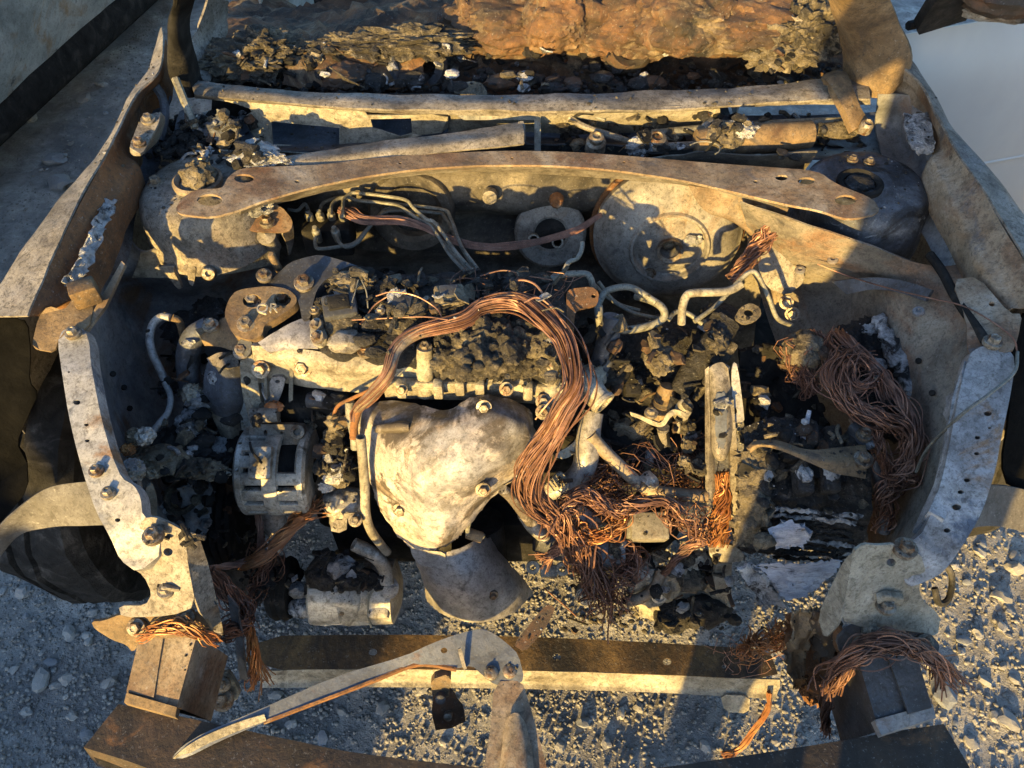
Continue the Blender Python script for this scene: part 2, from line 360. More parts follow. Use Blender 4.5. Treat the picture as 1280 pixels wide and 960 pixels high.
M['lead'] = mat('lavender_battery_plate', [(0, (.25, .25, .29)), (.5, (.44, .44, .49)), (1, (.60, .60, .63))], 22, .75, 0, .4, 140, [((.03, .03, .035), 16, .63, .05)], stretch=(1, 4, 4), grime=.3)
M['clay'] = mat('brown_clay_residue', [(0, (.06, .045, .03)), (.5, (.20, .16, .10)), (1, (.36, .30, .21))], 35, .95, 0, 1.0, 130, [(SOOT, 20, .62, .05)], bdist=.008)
M['silver'] = mat('silver_car_paint', [(0, (.34, .35, .365)), (1, (.40, .41, .42))], 3, .45, .25, .03, 30, [], spec=.4, rvar=.05, grime=0)
M['scorched'] = mat('scorched_white_paint', [(0, (.16, .18, .17)), (.35, (.36, .40, .385)), (.75, (.50, .53, .51)), (1, (.55, .56, .53))], 4, .55, .1, .25, 60, [((.05, .055, .055), 5, .63, .04), ((.36, .27, .17), 4, .62, .06)], grime=.3)
M['latch'] = mat('bluegrey_latch_steel', [(0, (.07, .08, .10)), (.5, (.15, .17, .21)), (.8, (.21, .22, .25)), (1, (.28, .25, .22))], 10, .6, .2, .3, 100, [(RUST, 7, .64, .05)], grime=.3)
M['retainer'] = mat('grey_retainer', [(0, (.06, .058, .055)), (.5, (.11, .105, .10)), (1, (.17, .16, .15))], 9, .75, 0, .3, 90)
M['fender_shade'] = mat('black_liner', [(0, (.002, .002, .002)), (1, (.004, .004, .004))], 20, .9, 0, .5, 90, grime=0, spec=.06)  # near black: colour holds the shade inside the fenders
M['rubber'] = mat('burnt_rubber', [(0, (.010, .010, .010)), (.6, (.028, .027, .026)), (1, (.08, .075, .07))], 25, .92, 0, .8, 90, stretch=(1, 1, 1), grime=.0, spec=.06)
M['skin'] = mat('skin', [(0, (.40, .24, .17)), (1, (.46, .29, .21))], 6, .55, 0, .1, 60, grime=0)
M['cloth'] = mat('dark_cloth', [(0, (.03, .035, .05)), (1, (.06, .065, .08))], 20, .9, 0, .3, 200, grime=0)
M['stone'] = mat('pale_stone', [(0, (.17, .16, .15)), (.5, (.26, .25, .235)), (1, (.36, .345, .32))], 9, .9, 0, .5, 90, grime=.15)
M['stone_b'] = mat('bluegrey_stone', [(0, (.13, .14, .155)), (.5, (.19, .20, .215)), (1, (.27, .275, .28))], 9, .9, 0, .5, 90, grime=.15)
M['gravel'] = mat('grey_gravel', [(0, (.15, .14, .13)), (.4, (.25, .24, .22)), (.7, (.34, .325, .30)), (1, (.47, .45, .42))], 60, .92, 0, .5, 150, grime=.15)
M['ground'] = mat('dusty_ground', [(0, (0.186, 0.1705, 0.155)), (0.4, (0.31, 0.2945, 0.2712)), (0.75, (0.4185, 0.3953, 0.3642)), (1, (0.558, 0.5347, 0.496))], 22, .95, 0, 1.0, 130, [((.15, .145, .145), 2.2, .55, .12), ((.06, .055, .05), 40, .68, .04)], bdist=.012, grime=.15)
M['mirror'] = mat('burnt_mirror_residue', [(0, (.06, .04, .03)), (.4, (.3, .24, .18)), (1, (.66, .65, .62))], 24, .6, .2, 1.0, 120, bdist=.01)

# ---------------------------------------------------------------- shared bolt
def bolt_mesh():
    m = MB(); m.lathe((0, 0, 0), (0, 0, 1), [(1.5, -.6), (1.55, 0), (1.5, .18), (1.05, .24)], 16)
    m.lathe((0, 0, .2), (0, 0, 1), [(1.0, 0), (1.0, .75), (.86, .95), (.5, .97), (.45, .85), (0, .82)], 6)
    me = bpy.data.meshes.new('bolt'); me.from_pydata(m.v, [], m.f); me.update(); me.shade_smooth(); me.set_sharp_from_angle(angle=R(35))
    me.materials.append(M['bolt']); return me
BOLT = bolt_mesh()
def bolt(parent, loc, r=.008, d=(0, 0, 1)):
    o = bpy.data.objects.new('bolt', BOLT); scene.collection.objects.link(o); o.parent = parent
    o.location = Vector(loc) - WL[parent.name]; o.rotation_euler = Vector(d).to_track_quat('Z', 'Y').to_euler(); o.scale = (r, r, r)
    return o
# ================================================================ ground
def axis(lo, hi, st, far):
    a = list(np.arange(lo, hi + 1e-6, st)); k = st * 1.6; x = a[-1]; b = []
    while x < far: x += k; b.append(x); k *= 1.5
    k = st * 1.6; x = a[0]; c = []
    while x > -far: x -= k; c.append(x); k *= 1.5
    return c[::-1] + a + b
gx, gy = axis(-2.0, 1.8, .025, 150), axis(-.1, 4.2, .025, 150)
def gz(x, y):
    v = Vector((x, y, 0)); h = .022 * noise.fractal(v * 1.6, 1, 2, 3) + .007 * noise.fractal(v * 11, .8, 2, 4) + .003 * noise.fractal(v * 45, .8, 2, 2)
    d = max(0, abs(x) - 6, abs(y - 2) - 6); return h / (1 + d)
g = MB(); g.v = [Vector((x, y, gz(x, y))) for y in gy for x in gx]
n_ = len(gx); g.f = [(j * n_ + i, j * n_ + i + 1, (j + 1) * n_ + i + 1, (j + 1) * n_ + i) for j in range(len(gy) - 1) for i in range(n_ - 1)]
WL['_o'] = Vector()
ground = g.build('ground', M['ground'], kind='structure', ang=180)
# stones lying in the gravel: parts of the ground
def stone_mesh(seed, m):
    b = MB().lump((0, 0, 0), (1, .8, .5), seed, .75, 2, 1.3, oct=3)
    me = bpy.data.meshes.new('stone'); me.from_pydata(b.v, [], b.f); me.update(); me.shade_smooth(); me.set_sharp_from_angle(angle=R(24)); me.materials.append(m); return me
ST = [stone_mesh(i, M['stone_b'] if i % 4 == 3 else M['stone']) for i in range(12)]
sr = random.Random(3)
def stone(x, y, r, k=None):
    o = bpy.data.objects.new('stone', ST[sr.randrange(12) if k is None else k]); scene.collection.objects.link(o); o.parent = ground
    o.location = Vector((x, y, gz(x, y) + r * .22)) - WL[ground.name]; o.rotation_euler = (sr.uniform(-.3, .3), sr.uniform(-.3, .3), sr.uniform(0, 6.28)); q = r * sr.uniform(.85, 1.15); o.scale = (q, q * sr.uniform(.75, 1.1), q * sr.uniform(.7, 1.1))
for px, py, r in [(75, 230, .05), (70, 200, .045), (105, 125, .028), (128, 107, .02), (40, 150, .022), (60, 705, .016), (50, 850, .024), (85, 790, .018), (30, 740, .017), (62, 827, .014), (110, 800, .014), (20, 690, .013), (140, 850, .013),
                  (1183, 868, .03), (1250, 745, .022), (1270, 710, .02), (1205, 800, .014), (1235, 850, .015), (1262, 900, .02), (1225, 690, .015), (900, 640, .02), (480, 885, .016), (775, 893, .014), (330, 905, .014), (730, 905, .014), (700, 935, .012), (880, 935, .014)]:
    p = U(px, py, 0); stone(p.x, p.y, r)
for i in range(215):
    if i % 3 == 0: p = U(sr.uniform(0, 170), sr.uniform(560, 960), 0)
    elif i % 3 == 1: p = U(sr.uniform(1150, 1280), sr.uniform(640, 960), 0)
    else: p = U(sr.uniform(10, 200), sr.uniform(40, 400), 0) if sr.random() < .4 else U(sr.uniform(320, 1000), sr.uniform(840, 960), 0)
    stone(p.x, p.y, .004 + .010 * sr.random() ** 1.8)
gr = MB(); base = []
for k in range(6): base.append(MB().lump((0, 0, 0), (1, .85, .6), 20 + k, .4, 1, 1.2, oct=2))
for i in range(60000):
    if i < 14000: x, y = sr.uniform(-1.7, -.55), sr.uniform(.2, 3.4)
    elif i < 27000: x, y = sr.uniform(-1.3, -.45), sr.uniform(.1, .9)
    elif i < 51000: x, y = sr.uniform(-.75, .75), sr.uniform(.1, .85)
    else: x, y = sr.uniform(.55, 1.2), sr.uniform(.2, 1.2)
    r = .0014 + .0048 * sr.random() ** 3; b = base[i % 6]; a = sr.uniform(0, 6.28); c, s_ = math.cos(a) * r, math.sin(a) * r; z = gz(x, y) + r * .12
    o_ = len(gr.v); gr.v += [Vector((x + c * p.x - s_ * p.y, y + s_ * p.x + c * p.y, z + p.z * r)) for p in b.v]; gr.f += [tuple(q + o_ for q in f) for f in b.f]
gr.build('gravel', M['gravel'], label='fine grey gravel scattered over the dusty ground', cat='gravel', kind='stuff', ang=60)

# ================================================================ parked wreck beside, and an unseen one added behind for its shade
def wreck(name, label, cx, cy, rz, flip=1):
    root = thing(name, label, 'car', (cx, cy, 0))
    rot = Matrix.Rotation(rz, 4, 'Z'); T = lambda x, y, z: Vector((cx, cy, 0)) + rot @ Vector((x, y, z))
    prof = [(.80, .27), (.855, .40), (.885, .56), (.875, .70), (.845, .84), (.80, .92)]
    spans = [('fender', -2.05, -1.02), ('front_door', -1.012, .06), ('rear_door', .068, 1.0), ('quarter_panel', 1.008, 2.1)]
    for sgn in (1, -1):
        for nm, a, b in spans:
            rows = []
            for k in range(5):
                y = a + (b - a) * k / 4; e = max(0, abs(y) - 1.5); w = 1 - .10 * e * e
                rows.append([T(sgn * px_ * w, y, z + (.0 if k else 0)) for px_, z in prof])
            m = MB().surf(rows, 4, 4, .004, world=True, disp=lambda p: .012 * noise.fractal(p * 2.1, 1, 2, 3))
            if sgn > 0 or True: m.build(nm, M['scorched'], root)
        m = MB()
        m.surf([[T(sgn * .70, y, .13), T(sgn * .79, y, .15), T(sgn * .805, y, .22), T(sgn * .79, y, .29)] for y in (-1.0, -.3, .4, 1.0)], 3, 3, .01, world=True); m.build('sill', M['soot'], root)
        for y, nm in ((-1.38, 'wheel'), (1.32, 'wheel')):
            m = MB().ring(T(sgn * .72, y, .30), rot @ Vector((1, 0, 0)), [(.18, -.09), (.27, -.10), (.30, -.07), (.305, 0), (.30, .07), (.27, .10), (.18, .09)], 32); m.build(nm, M['rubber'], root)
    z0 = [(-2.15, .70), (-1.9, .78), (-1.3, .88), (-.85, .96)]
    m = MB().surf([[T(x * (.72 if y < -2 else .84), y, z + .03 * (1 - x * x)) for x in (-1, -.5, 0, .5, 1)] for y, z in z0], 4, 4, .004, world=True); m.build('hood', M['scorched'], root)
    m = MB().surf([[T(x * .62, y, z - .04 * x * x) for x in (-1, -.5, 0, .5, 1)] for y, z in ((-.2, 1.36), (.3, 1.43), (.9, 1.42), (1.25, 1.34))], 4, 4, .006, world=True); m.build('roof', M['scorched'], root)
    m = MB().surf([[T(x * .78, y, z) for x in (-1, -.5, 0, .5, 1)] for y, z in ((1.55, .98), (1.8, .97), (2.15, .90), (2.18, .4))], 4, 4, .004, world=True); m.build('boot_lid', M['scorched'], root)
    m = MB().surf([[T(x * .76, y, z) for x in (-1, -.5, 0, .5, 1)] for y, z in ((-2.12, .68), (-2.2, .5), (-2.12, .25))], 4, 4, .006, world=True); m.build('bumper', M['soot'], root)
    for sgn in (1, -1):
        for a, b in (((.78, -.9, .93), (.61, -.2, 1.36)), ((.78, .06, .92), (.62, .2, 1.42)), ((.76, 1.7, .95), (.61, 1.22, 1.34))):
            MB().tube([T(sgn * a[0], a[1], a[2]), T(sgn * b[0], b[1], b[2])], .035, 8, smooth=False).build('pillar', M['scorched'], root)
    m = MB().box(T(0, .2, .32), (1.4, 3.6, .06), rot); m.build('floor_pan', M['soot'], root)
    return root
wreck('parked_car', 'scorched off-white car parked beyond the dusty gap at upper left', -2.30, 3.33, R(-10))
wreck('shade_caster_car', 'burnt off-white car added behind the photographer, out of the picture, to shade the ground', -3.65, -2.25, R(-62))  # unseen wreck added to throw shade over the ground at left

# ================================================================ the burnt car: body shell
car = thing('burnt_out_car', 'burnt-out car with its hood gone, rusted and scorched bare body round the engine bay', 'car', (0, 1.0, 0))
dz = .0
def dent(a, s): return lambda p: a * noise.fractal(p * s, 1, 2, 4)
# --- fenders
def fender(rows, zc, side):
    out = []
    for (i, c, o), z in zip(rows, zc):
        pi, pc, po = U(*i, z - .035), U(*c, z), U(*o, z - .018)
        out.append([pi + Vector((side * .004, 0, -.05)), pi, pi.lerp(pc, .5) + Vector((0, 0, -.006)), pc, po, po + Vector((side * .035, 0, -.07)), po + Vector((side * .05, 0, -.13)), po + Vector((side * .06, 0, -.26)), po + Vector((side * .055, 0, -.40))])
    return out
LF = [((210, 62), (207, 50), (202, 36)), ((204, 99), (200, 90), (189, 84)), ((181, 120), (172, 119), (163, 121)), ((161, 165), (149, 165), (139, 173)),
      ((158, 193), (133, 195), (118, 203)), ((172, 210), (118, 221), (96, 229)), ((146, 258), (98, 258), (68, 263)), ((128, 300), (78, 300), (38, 302)), ((110, 335), (60, 337), (12, 340)), ((93, 376), (42, 380), (-15, 382)), ((62, 386), (36, 396), (-30, 402))]
def mkfender(F_, zc, side, nm, lab):
    R_ = fender(F_, zc, side)
    o = MB().surf([r[3:] for r in R_], 5, 5, .003, disp=dent(.003, 9), world=True).build(nm, M['tan'], car, label=lab)
    MB().surf([r[:4] for r in R_], 5, 5, .003, disp=dent(.004, 12), world=True).build('inner_flange', M['rust'] if side < 0 else M['tan_rust'], o); return o
fl = mkfender(LF, [.92, .91, .90, .895, .89, .885, .88, .87, .86, .85, .845], -1, 'left_fender', 'rust streaked tan front fender on the left side')
RF = [((1120, 98), (1130, 86), (1134, 72)), ((1141, 115), (1150, 108), (1158, 106)), ((1160, 146), (1168, 142), (1178, 141)), ((1175, 184), (1186, 176), (1200, 176)), ((1162, 200), (1204, 203), (1228, 206)),
      ((1182, 244), (1228, 238), (1258, 240)), ((1210, 298), (1256, 286), (1290, 287)), ((1228, 342), (1280, 326), (1322, 326)), ((1262, 388), (1300, 376), (1348, 372))]
fr_ = mkfender(RF, [.91, .905, .90, .895, .89, .885, .875, .865, .855], 1, 'right_fender', 'rusty front fender on the right side, in shade')
# bare shiny strips on the fender flanges
MB().surf([[(132, 247, .862), (147, 252, .855)], [(122, 268, .86), (136, 276, .85)], [(110, 295, .858), (128, 300, .845)], [(97, 325, .853), (113, 332, .838)], [(76, 352, .848), (94, 360, .832)]], 8, 6, .002, disp=dent(.006, 70), rag=.004).build('peeled_strip', M['alu_melt'], fl)
MB().surf([[(1128, 142, .878), (1160, 140, .88)], [(1132, 168, .868), (1166, 162, .872)], [(1140, 185, .86), (1168, 178, .866)], [(1148, 194, .85), (1168, 190, .858)]], 6, 6, .003, disp=dent(.004, 40), rag=.002).build('peeled_strip', M['alu_melt'], fr_)
# hinge on the left
hg = MB().plate([(162, 182, .888), (176, 146, .90), (201, 139, .90), (199, 152, .895), (187, 176, .882), (178, 192, .878), (163, 192, .878)], t=.006).build('hood_hinge', M['tan'], car)
bolt(hg, U(185, 149, .899), .0075, (.1, -.2, 1)); bolt(hg, U(173, 178, .886), .0075, (.1, -.2, 1))
MB().plate([(200, 139, .898), (208, 148, .87), (200, 175, .83), (180, 193, .82), (178, 190, .878), (190, 174, .882)], t=.003).build('hinge_side', M['tan_rust'], hg)
hg2 = MB().plate([(1136, 150, .862), (1148, 140, .868), (1163, 142, .868), (1168, 178, .85), (1160, 190, .848), (1146, 182, .848)], t=.004).build('hood_hinge', M['alu_melt'], car)
bolt(hg2, U(1147, 147, .868), .007); bolt(hg2, U(1157, 178, .853), .007)
# black gap strips / drip rails behind hinges
MB().tube(pts3([(193, 106, .88), (203, 122, .86), (206, 145, .84), (200, 175, .81)]), .008, 8).build('hinge_arm', M['blue'], car)
MB().tube(pts3([(219, 98, .90), (232, 130, .87), (244, 160, .84)]), .007, 6).build('gas_strut', M['line'], car)
MB().plate([(222, 140, .83), (234, 135, .83), (228, 175, .79), (222, 200, .77), (212, 200, .77)], t=.003).build('cowl_end_plate', M['blue'], car)
MB().surf([[(1098, 118, .86), (1130, 118, .86), (1156, 122, .86)], [(1095, 160, .80), (1125, 162, .80), (1150, 165, .85)], [(1105, 200, .78), (1140, 205, .78), (1168, 205, .83)], [(1130, 250, .77), (1160, 255, .79), (1192, 252, .84)], [(1160, 305, .76), (1190, 305, .79), (1216, 308, .83)], [(1180, 345, .76), (1205, 345, .79), (1232, 350, .82)]], 5, 5, .003, disp=dent(.003, 14)).build('inner_gutter', M['apron'], car)
MB().surf([[(200, 120, .84), (214, 118, .84)], [(175, 175, .81), (200, 180, .80)], [(178, 205, .79), (200, 205, .78)], [(150, 250, .80), (172, 255, .77)], [(128, 300, .79), (165, 310, .75)], [(110, 340, .79), (150, 345, .74)]], 5, 5, .003, disp=dent(.003, 14)).build('inner_gutter', M['blue'], car)
# --- aprons
LA = [[(150, 285, .76), (180, 314, .745), (240, 298, .745), (300, 276, .745), (345, 262, .73)], [(140, 325, .73), (175, 343, .69), (240, 345, .675), (300, 332, .66), (350, 315, .63)],
      [(125, 355, .72), (170, 372, .63), (230, 377, .58), (290, 378, .55), (345, 370, .52)], [(108, 420, .75), (150, 440, .63), (200, 445, .53), (250, 450, .47), (310, 440, .45)],
      [(116, 480, .745), (150, 510, .60), (190, 522, .50), (235, 525, .42), (300, 510, .40)], [(140, 580, .73), (168, 592, .56), (200, 597, .45), (245, 597, .36), (310, 585, .32)],
      [(175, 655, .70), (208, 660, .52), (238, 665, .40), (272, 668, .30), (325, 655, .25)], [(248, 760, .56), (262, 752, .45), (276, 748, .35), (290, 745, .28), (335, 745, .20)]]
ap = MB().surf(LA, 6, 6, .003, disp=dent(.006, 8)).build('left_apron', M['apron'], car)
RA = [[(925, 252, .82), (1000, 278, .815), (1060, 298, .805), (1120, 320, .79), (1172, 334, .78), (1205, 330, .79)], [(938, 300, .72), (1000, 318, .74), (1060, 332, .74), (1120, 345, .75), (1180, 360, .77), (1218, 372, .79)],
      [(945, 345, .64), (1000, 358, .63), (1060, 362, .66), (1120, 368, .73), (1180, 398, .755), (1228, 420, .79)], [(960, 400, .56), (1010, 420, .55), (1060, 430, .58), (1120, 440, .67), (1180, 470, .72), (1230, 465, .785)],
      [(980, 460, .48), (1020, 480, .48), (1080, 500, .53), (1130, 520, .62), (1172, 540, .68), (1215, 535, .765)], [(1000, 560, .38), (1040, 570, .40), (1090, 590, .47), (1130, 600, .56), (1162, 612, .64), (1200, 605, .74)],
      [(1000, 660, .28), (1040, 670, .33), (1080, 680, .40), (1110, 682, .50), (1132, 684, .60), (1162, 676, .70)]]
apr = MB().surf(RA, 7, 7, .003, disp=dent(.006, 8)).build('right_apron', M['apron_r'], car)
MB().surf([[(1040, 352, .715), (1058, 368, .70)], [(1085, 347, .735), (1092, 362, .725)], [(1125, 350, .762), (1125, 366, .752)], [(1165, 362, .785), (1156, 376, .77)]], 6, 4, .006, disp=dent(.002, 20)).build('wheel_arch_lip', M['blue'], apr)
for px, py, z in [(1165, 492, .70), (1120, 470, .66), (1148, 452, .70)]:
    MB().lathe(U(px, py, z), (-.4, -.2, 1), [(.0045, 0), (.0045, .004), (0, .004)], 12).build('grommet', M['soot'], apr)
for px, py, z in [(141, 468, .665), (155, 485, .62), (162, 511, .59)]:
    MB().lathe(U(px, py, z), (.6, -.2, 1), [(.0045, 0), (.0045, .004), (0, .004)], 12).build('grommet', M['soot'], ap)
for px, py, z in [(1148, 390, .775), (1000, 338, .705), (1041, 325, .745)]:
    MB().lathe(U(px, py, z), (-.3, -.2, 1), [(.009, 0), (.008, .003), (.004, .004), (.003, .001), (0, .001)], 14).build('plug', M['apron'], apr)
# dark side skirts closing the wheel houses beneath the rails
# --- strut towers
def tower(px, py, z, mt, nm, lean, deep):
    c = U(px, py, z); m = MB()
    prof = [(.03, .004), (.034, .004), (.04, .0), (.074, .0), (.086, -.003), (.098, -.014), (.104, -.035), (.108, -.07), (.112, deep * .8), (.114, deep)]
    m.lathe(c, lean, prof[::-1], 48, 1.0)
    for i, p in enumerate(m.v): m.v[i] = p + Vector((1, 1, .5)) * (.003 * noise.fractal(p * 12, 1, 2, 3))
    return m.build(nm, mt, car), c
tl, cl = tower(248, 229, .824, M['tan'], 'left_strut_tower', (-.0, -.03, 1), -.10)
tr, c_r = tower(1088, 226, .824, M['tower_r'], 'right_strut_tower', (.0, -.03, 1), -.10)
MB().ring(U(247, 226, .832), (0, 0, 1), [(.030, 0), (.036, .006), (.040, .003), (.040, -.004), (.030, -.006)], 28).build('collar', M['tan_rust'], tl)
lu = MB()
lu.lump(U(248, 219, .845), (.026, .026, .022), 4, .45, 4, 2.6).build('burnt_strut_mount', M['clay'], tl)
bolt(tl, U(195, 228, .822), .009); bolt(tl, U(253, 201, .83), .007)
MB().ring(U(1075, 229, .832), (0, 0, 1), [(.026, 0), (.032, .006), (.037, .003), (.037, -.004), (.026, -.006)], 28).build('collar', M['soot'], tr)
MB().lump(U(1074, 229, .83), (.024, .02, .008), 14, .3, 3, 2.6).build('burnt_strut_mount', M['char_blk'], tr)
bolt(tr, U(1066, 199, .833), .006); bolt(tr, U(1087, 202, .833), .006)
# stepped bracket with two studs below the left tower
sb = MB().surf([[(176, 318, .752), (240, 299, .757), (300, 277, .757), (322, 276, .735)], [(172, 332, .725), (238, 320, .73), (295, 307, .73), (335, 300, .70)], [(165, 347, .69), (230, 347, .70), (290, 342, .69), (345, 330, .66)]], 5, 6, .004, disp=dent(.003, 14)).build('shelf_bracket', M['castyel'], car)
for x, y in ((256, 324), (261, 341)): MB().lathe(U(x, y, .73), (.2, -.9, .5), [(.005, -.02), (.012, -.018), (.0125, .004), (.010, .008), (.005, .008), (.004, .003), (0, .003)], 18).build('stud', M['bolt'], sb)
MB().plate([(190, 334, .735), (218, 332, .74), (216, 337, .735), (228, 360, .70), (222, 362, .695), (206, 340, .725)], t=.006).build('clip', M['tan'], sb)
MB().plate([(226, 335, .74), (243, 326, .745), (245, 338, .735), (242, 358, .70), (236, 355, .70), (234, 340, .73)], t=.006).build('clip', M['tan'], sb)
# bolt bracket next to left tower
bb = MB().plate([(290, 258, .80), (305, 280, .785), (312, 289, .775), (352, 291, .765), (364, 288, .765), (366, 275, .775), (352, 258, .79), (330, 250, .80)], [(315, 271, 6, 5)], t=.004).build('relay_bracket', M['tan_rust'], car)
MB().plate([(352, 291, .765), (366, 276, .772), (368, 300, .72), (362, 322, .69), (359, 305, .72)], t=.003).build('bracket_leg', M['tan'], bb)
bolt(bb, U(334, 277, .78), .0085)
MB().lathe(U(334, 296, .755), (0, -.5, 1), [(.012, -.04), (.012, -.005), (.016, 0), (.016, .006), (.006, .008), (0, .012)], 18).build('insulator', M['tan'], bb)
MB().lump(U(318, 258, .80), (.03, .02, .012), 9, .6, 4, 3.0).build('burnt_residue', M['alu_melt'], bb)
# --- brace along the cowl front
br = MB().plate([(219, 262, .842), (226, 248, .844), (246, 236, .846), (278, 236, .848), (284, 222, .848), (300, 210, .848), (345, 208, .848), (400, 206, .848), (480, 196, .848), (560, 191, .848), (640, 188, .848), (720, 190, .848), (800, 196, .848), (880, 203, .848), (950, 208, .848), (1022, 213, .848), (1045, 230, .848),
                 (1092, 248, .844), (1102, 266, .842), (1060, 275, .842), (1022, 262, .844), (985, 256, .844), (920, 240, .844), (850, 224, .844), (760, 211, .844), (680, 206, .844), (600, 206, .844), (520, 211, .844), (450, 221, .844), (380, 236, .844), (325, 252, .844), (300, 262, .842), (265, 272, .84), (226, 268, .84)],
                [(262, 250, 16, 7.5), (305, 223, 12.5, 5.5), (371, 227, 3, 1.6), (1008, 226, 11, 4.6), (977, 222, 8, 3.6), (1057, 250, 14, 6.5), (944, 227, 3, 1.6), (500, 204, 2, 1.2), (640, 198, 2, 1.2), (780, 203, 2, 1.2)], t=.004, rnd_=2).build('strut_brace', M['tan_rust'], car)
edge = [(300, 262), (325, 253), (380, 237), (450, 222), (520, 212), (600, 207), (680, 207), (760, 212), (850, 225), (920, 241), (985, 258)]
fl_rows = [[(x, y - 1, .842) for x, y in edge], [(x, y + 4, .818) for x, y in edge], [(x, y + 9 + 2 * math.sin(x * .02), .79) for x, y in edge]]
MB().surf(fl_rows, 4, 5, .003, disp=dent(.003, 12)).build('front_flange', M['tan'], br)
# --- firewall
def fw(y0):
    rows = []
    for z, yy in ((.835, 1.125), (.78, 1.14), (.70, 1.16), (.60, 1.17), (.48, 1.15), (.36, 1.10), (.22, 1.02)):
        rows.append([Vector((x, yy + .05 * abs(x) ** 2 * (1 if x > 0 else 1), z)) for x in (-.50, -.34, -.17, 0, .17, .34, .52)])
    return rows
fwd = lambda p: .010 * noise.fractal(p * 6, 1, 2, 3) + .012 * math.sin(p.z * 55) * (1 if abs(p.x) < .3 else .3)
fw_ = MB().surf(fw(0), 6, 7, .003, disp=fwd, world=True).build('firewall', M['fire'], car)
pc = UY(688, 292, 1.14)
MB().ring(pc, (0, -1, .35), [(.028, 0), (.035, .006), (.062, .006), (.068, 0), (.068, -.02), (.028, -.02)], 32).build('heater_pipe_plate', M['booster'], fw_)
MB().lathe(pc, (0, -1, .35), [(.030, -.004), (.030, .002), (0, .002)], 24).build('heater_recess', M['soot'], fw_)
for x, y in ((667, 300), (697, 303)): MB().tube([UY(x, y, 1.10), UY(x, y - 3, 1.15)], .011, 14, smooth=False, hollow=.7).build('heater_pipe', M['line'], fw_)
MB().lathe(UY(612, 246, 1.13), (0, -1, .2), [(.014, -.01), (.013, .004), (.006, .006), (0, .003)], 18).build('plug', M['tan'], fw_)
MB().lathe(UY(696, 252, 1.13), (0, -1, .2), [(.014, -.01), (.012, .004), (.008, .008), (0, .006)], 12).build('plug', M['rust'], fw_)
MB().ring(UY(515, 265, 1.14), (0, -1, .2), [(.05, 0), (.058, .008), (.075, .008), (.08, 0), (.08, -.02), (.05, -.02)], 30).build('grommet_plate', M['fire'], fw_)
# web between booster and tower
MB().surf([[(860, 232, .825), (900, 238, .825), (950, 250, .82), (985, 262, .82)], [(880, 262, .78), (915, 268, .78), (950, 275, .77), (975, 290, .76)], [(930, 285, .73), (940, 300, .72), (955, 330, .68), (975, 345, .65)], [(932, 335, .66), (945, 350, .64), (960, 380, .60), (985, 400, .58)]], 5, 5, .003, disp=dent(.004, 12)).build('dash_side_web', M['tan_rust'], car)
cb = MB().plate([(940, 258, .81), (968, 256, .81), (978, 300, .74), (990, 318, .72), (1004, 330, .70), (1006, 352, .67), (985, 370, .65), (958, 360, .66), (946, 330, .70), (952, 290, .75)], [(960, 258, 3, 2), (985, 320, 4, 3)], t=.004).build('cable_bracket', M['tan'], car)
bolt(cb, U(983, 378, .66), .008, (-.3, -.8, .5)); bolt(cb, U(990, 392, .64), .008, (-.3, -.8, .5))
# --- cowl trough and cowl beam
MB().surf([[(215, 195, .80), (420, 186, .80), (640, 178, .80), (860, 186, .80), (1100, 205, .80)], [(225, 175, .775), (420, 172, .775), (640, 168, .775), (860, 172, .775), (1110, 185, .775)], [(240, 140, .785), (420, 145, .785), (640, 148, .785), (860, 145, .785), (1100, 140, .785)]], 5, 8, .003, disp=dent(.006, 10)).build('cowl_trough', M['blue'], car)
bt = [(240, 98), (300, 108), (380, 114), (460, 117), (560, 118), (660, 118), (760, 116), (860, 112), (960, 106), (1030, 98), (1086, 92)]
bf = [(243, 118), (300, 124), (380, 130), (460, 136), (560, 137), (660, 138), (760, 138), (860, 135), (960, 128), (1030, 124), (1088, 124)]
cwb = MB().surf([[(x, y, .866) for x, y in bt], [(x, (y + bf[i][1]) / 2, .871) for i, (x, y) in enumerate(bt)], [(x, y, .868) for x, y in bf]], 3, 6, .004, disp=dent(.0035, 14)).build('cowl_beam', M['tan'], car)
MB().surf([[(x, y, .866) for x, y in bf], [(x, y + 3, .858) for x, y in bf], [(x, y + 5 + 2 * math.sin(x * .013), .851) for x, y in bf]], 2, 6, .003, disp=dent(.003, 18)).build('cowl_lip', M['tan'], cwb)
# front face of the cowl beam with its rectangular openings (left and right)
cf = MB().plate([(262, 124, .86), (300, 126, .857), (380, 132, .857), (455, 138, .857), (460, 145, .84), (560, 142, .85), (560, 165, .80), (520, 170, .79), (458, 188, .77), (445, 196, .765), (400, 188, .775), (340, 190, .775), (330, 180, .785), (318, 172, .80), (310, 160, .815), (303, 148, .83), (318, 138, .845), (290, 128, .855)],
                [[(339, 152), (424, 160), (424, 186), (341, 181)], [(463, 149), (514, 148), (515, 167), (500, 171), (466, 160)]], t=.004).build('cowl_face', M['castyel'], car)
MB().surf([[(560, 140, .853), (640, 141, .853), (720, 141, .853), (820, 140, .853), (900, 136, .853)], [(560, 150, .825), (640, 155, .82), (720, 158, .815), (820, 155, .82), (900, 148, .83)], [(560, 165, .795), (640, 166, .79), (720, 168, .785), (820, 168, .785), (900, 162, .79)]], 4, 7, .003, disp=dent(.004, 12)).build('cowl_face_panel', M['castyel'], car)
MB().surf([[(255, 128, .84), (400, 138, .83), (560, 148, .83)], [(255, 160, .79), (400, 172, .77), (560, 170, .78)]], 4, 8, .003, disp=lambda p: -.05).build('cowl_dark_backing', M['soot'], car)  # black sheet added behind the openings so that they look dark
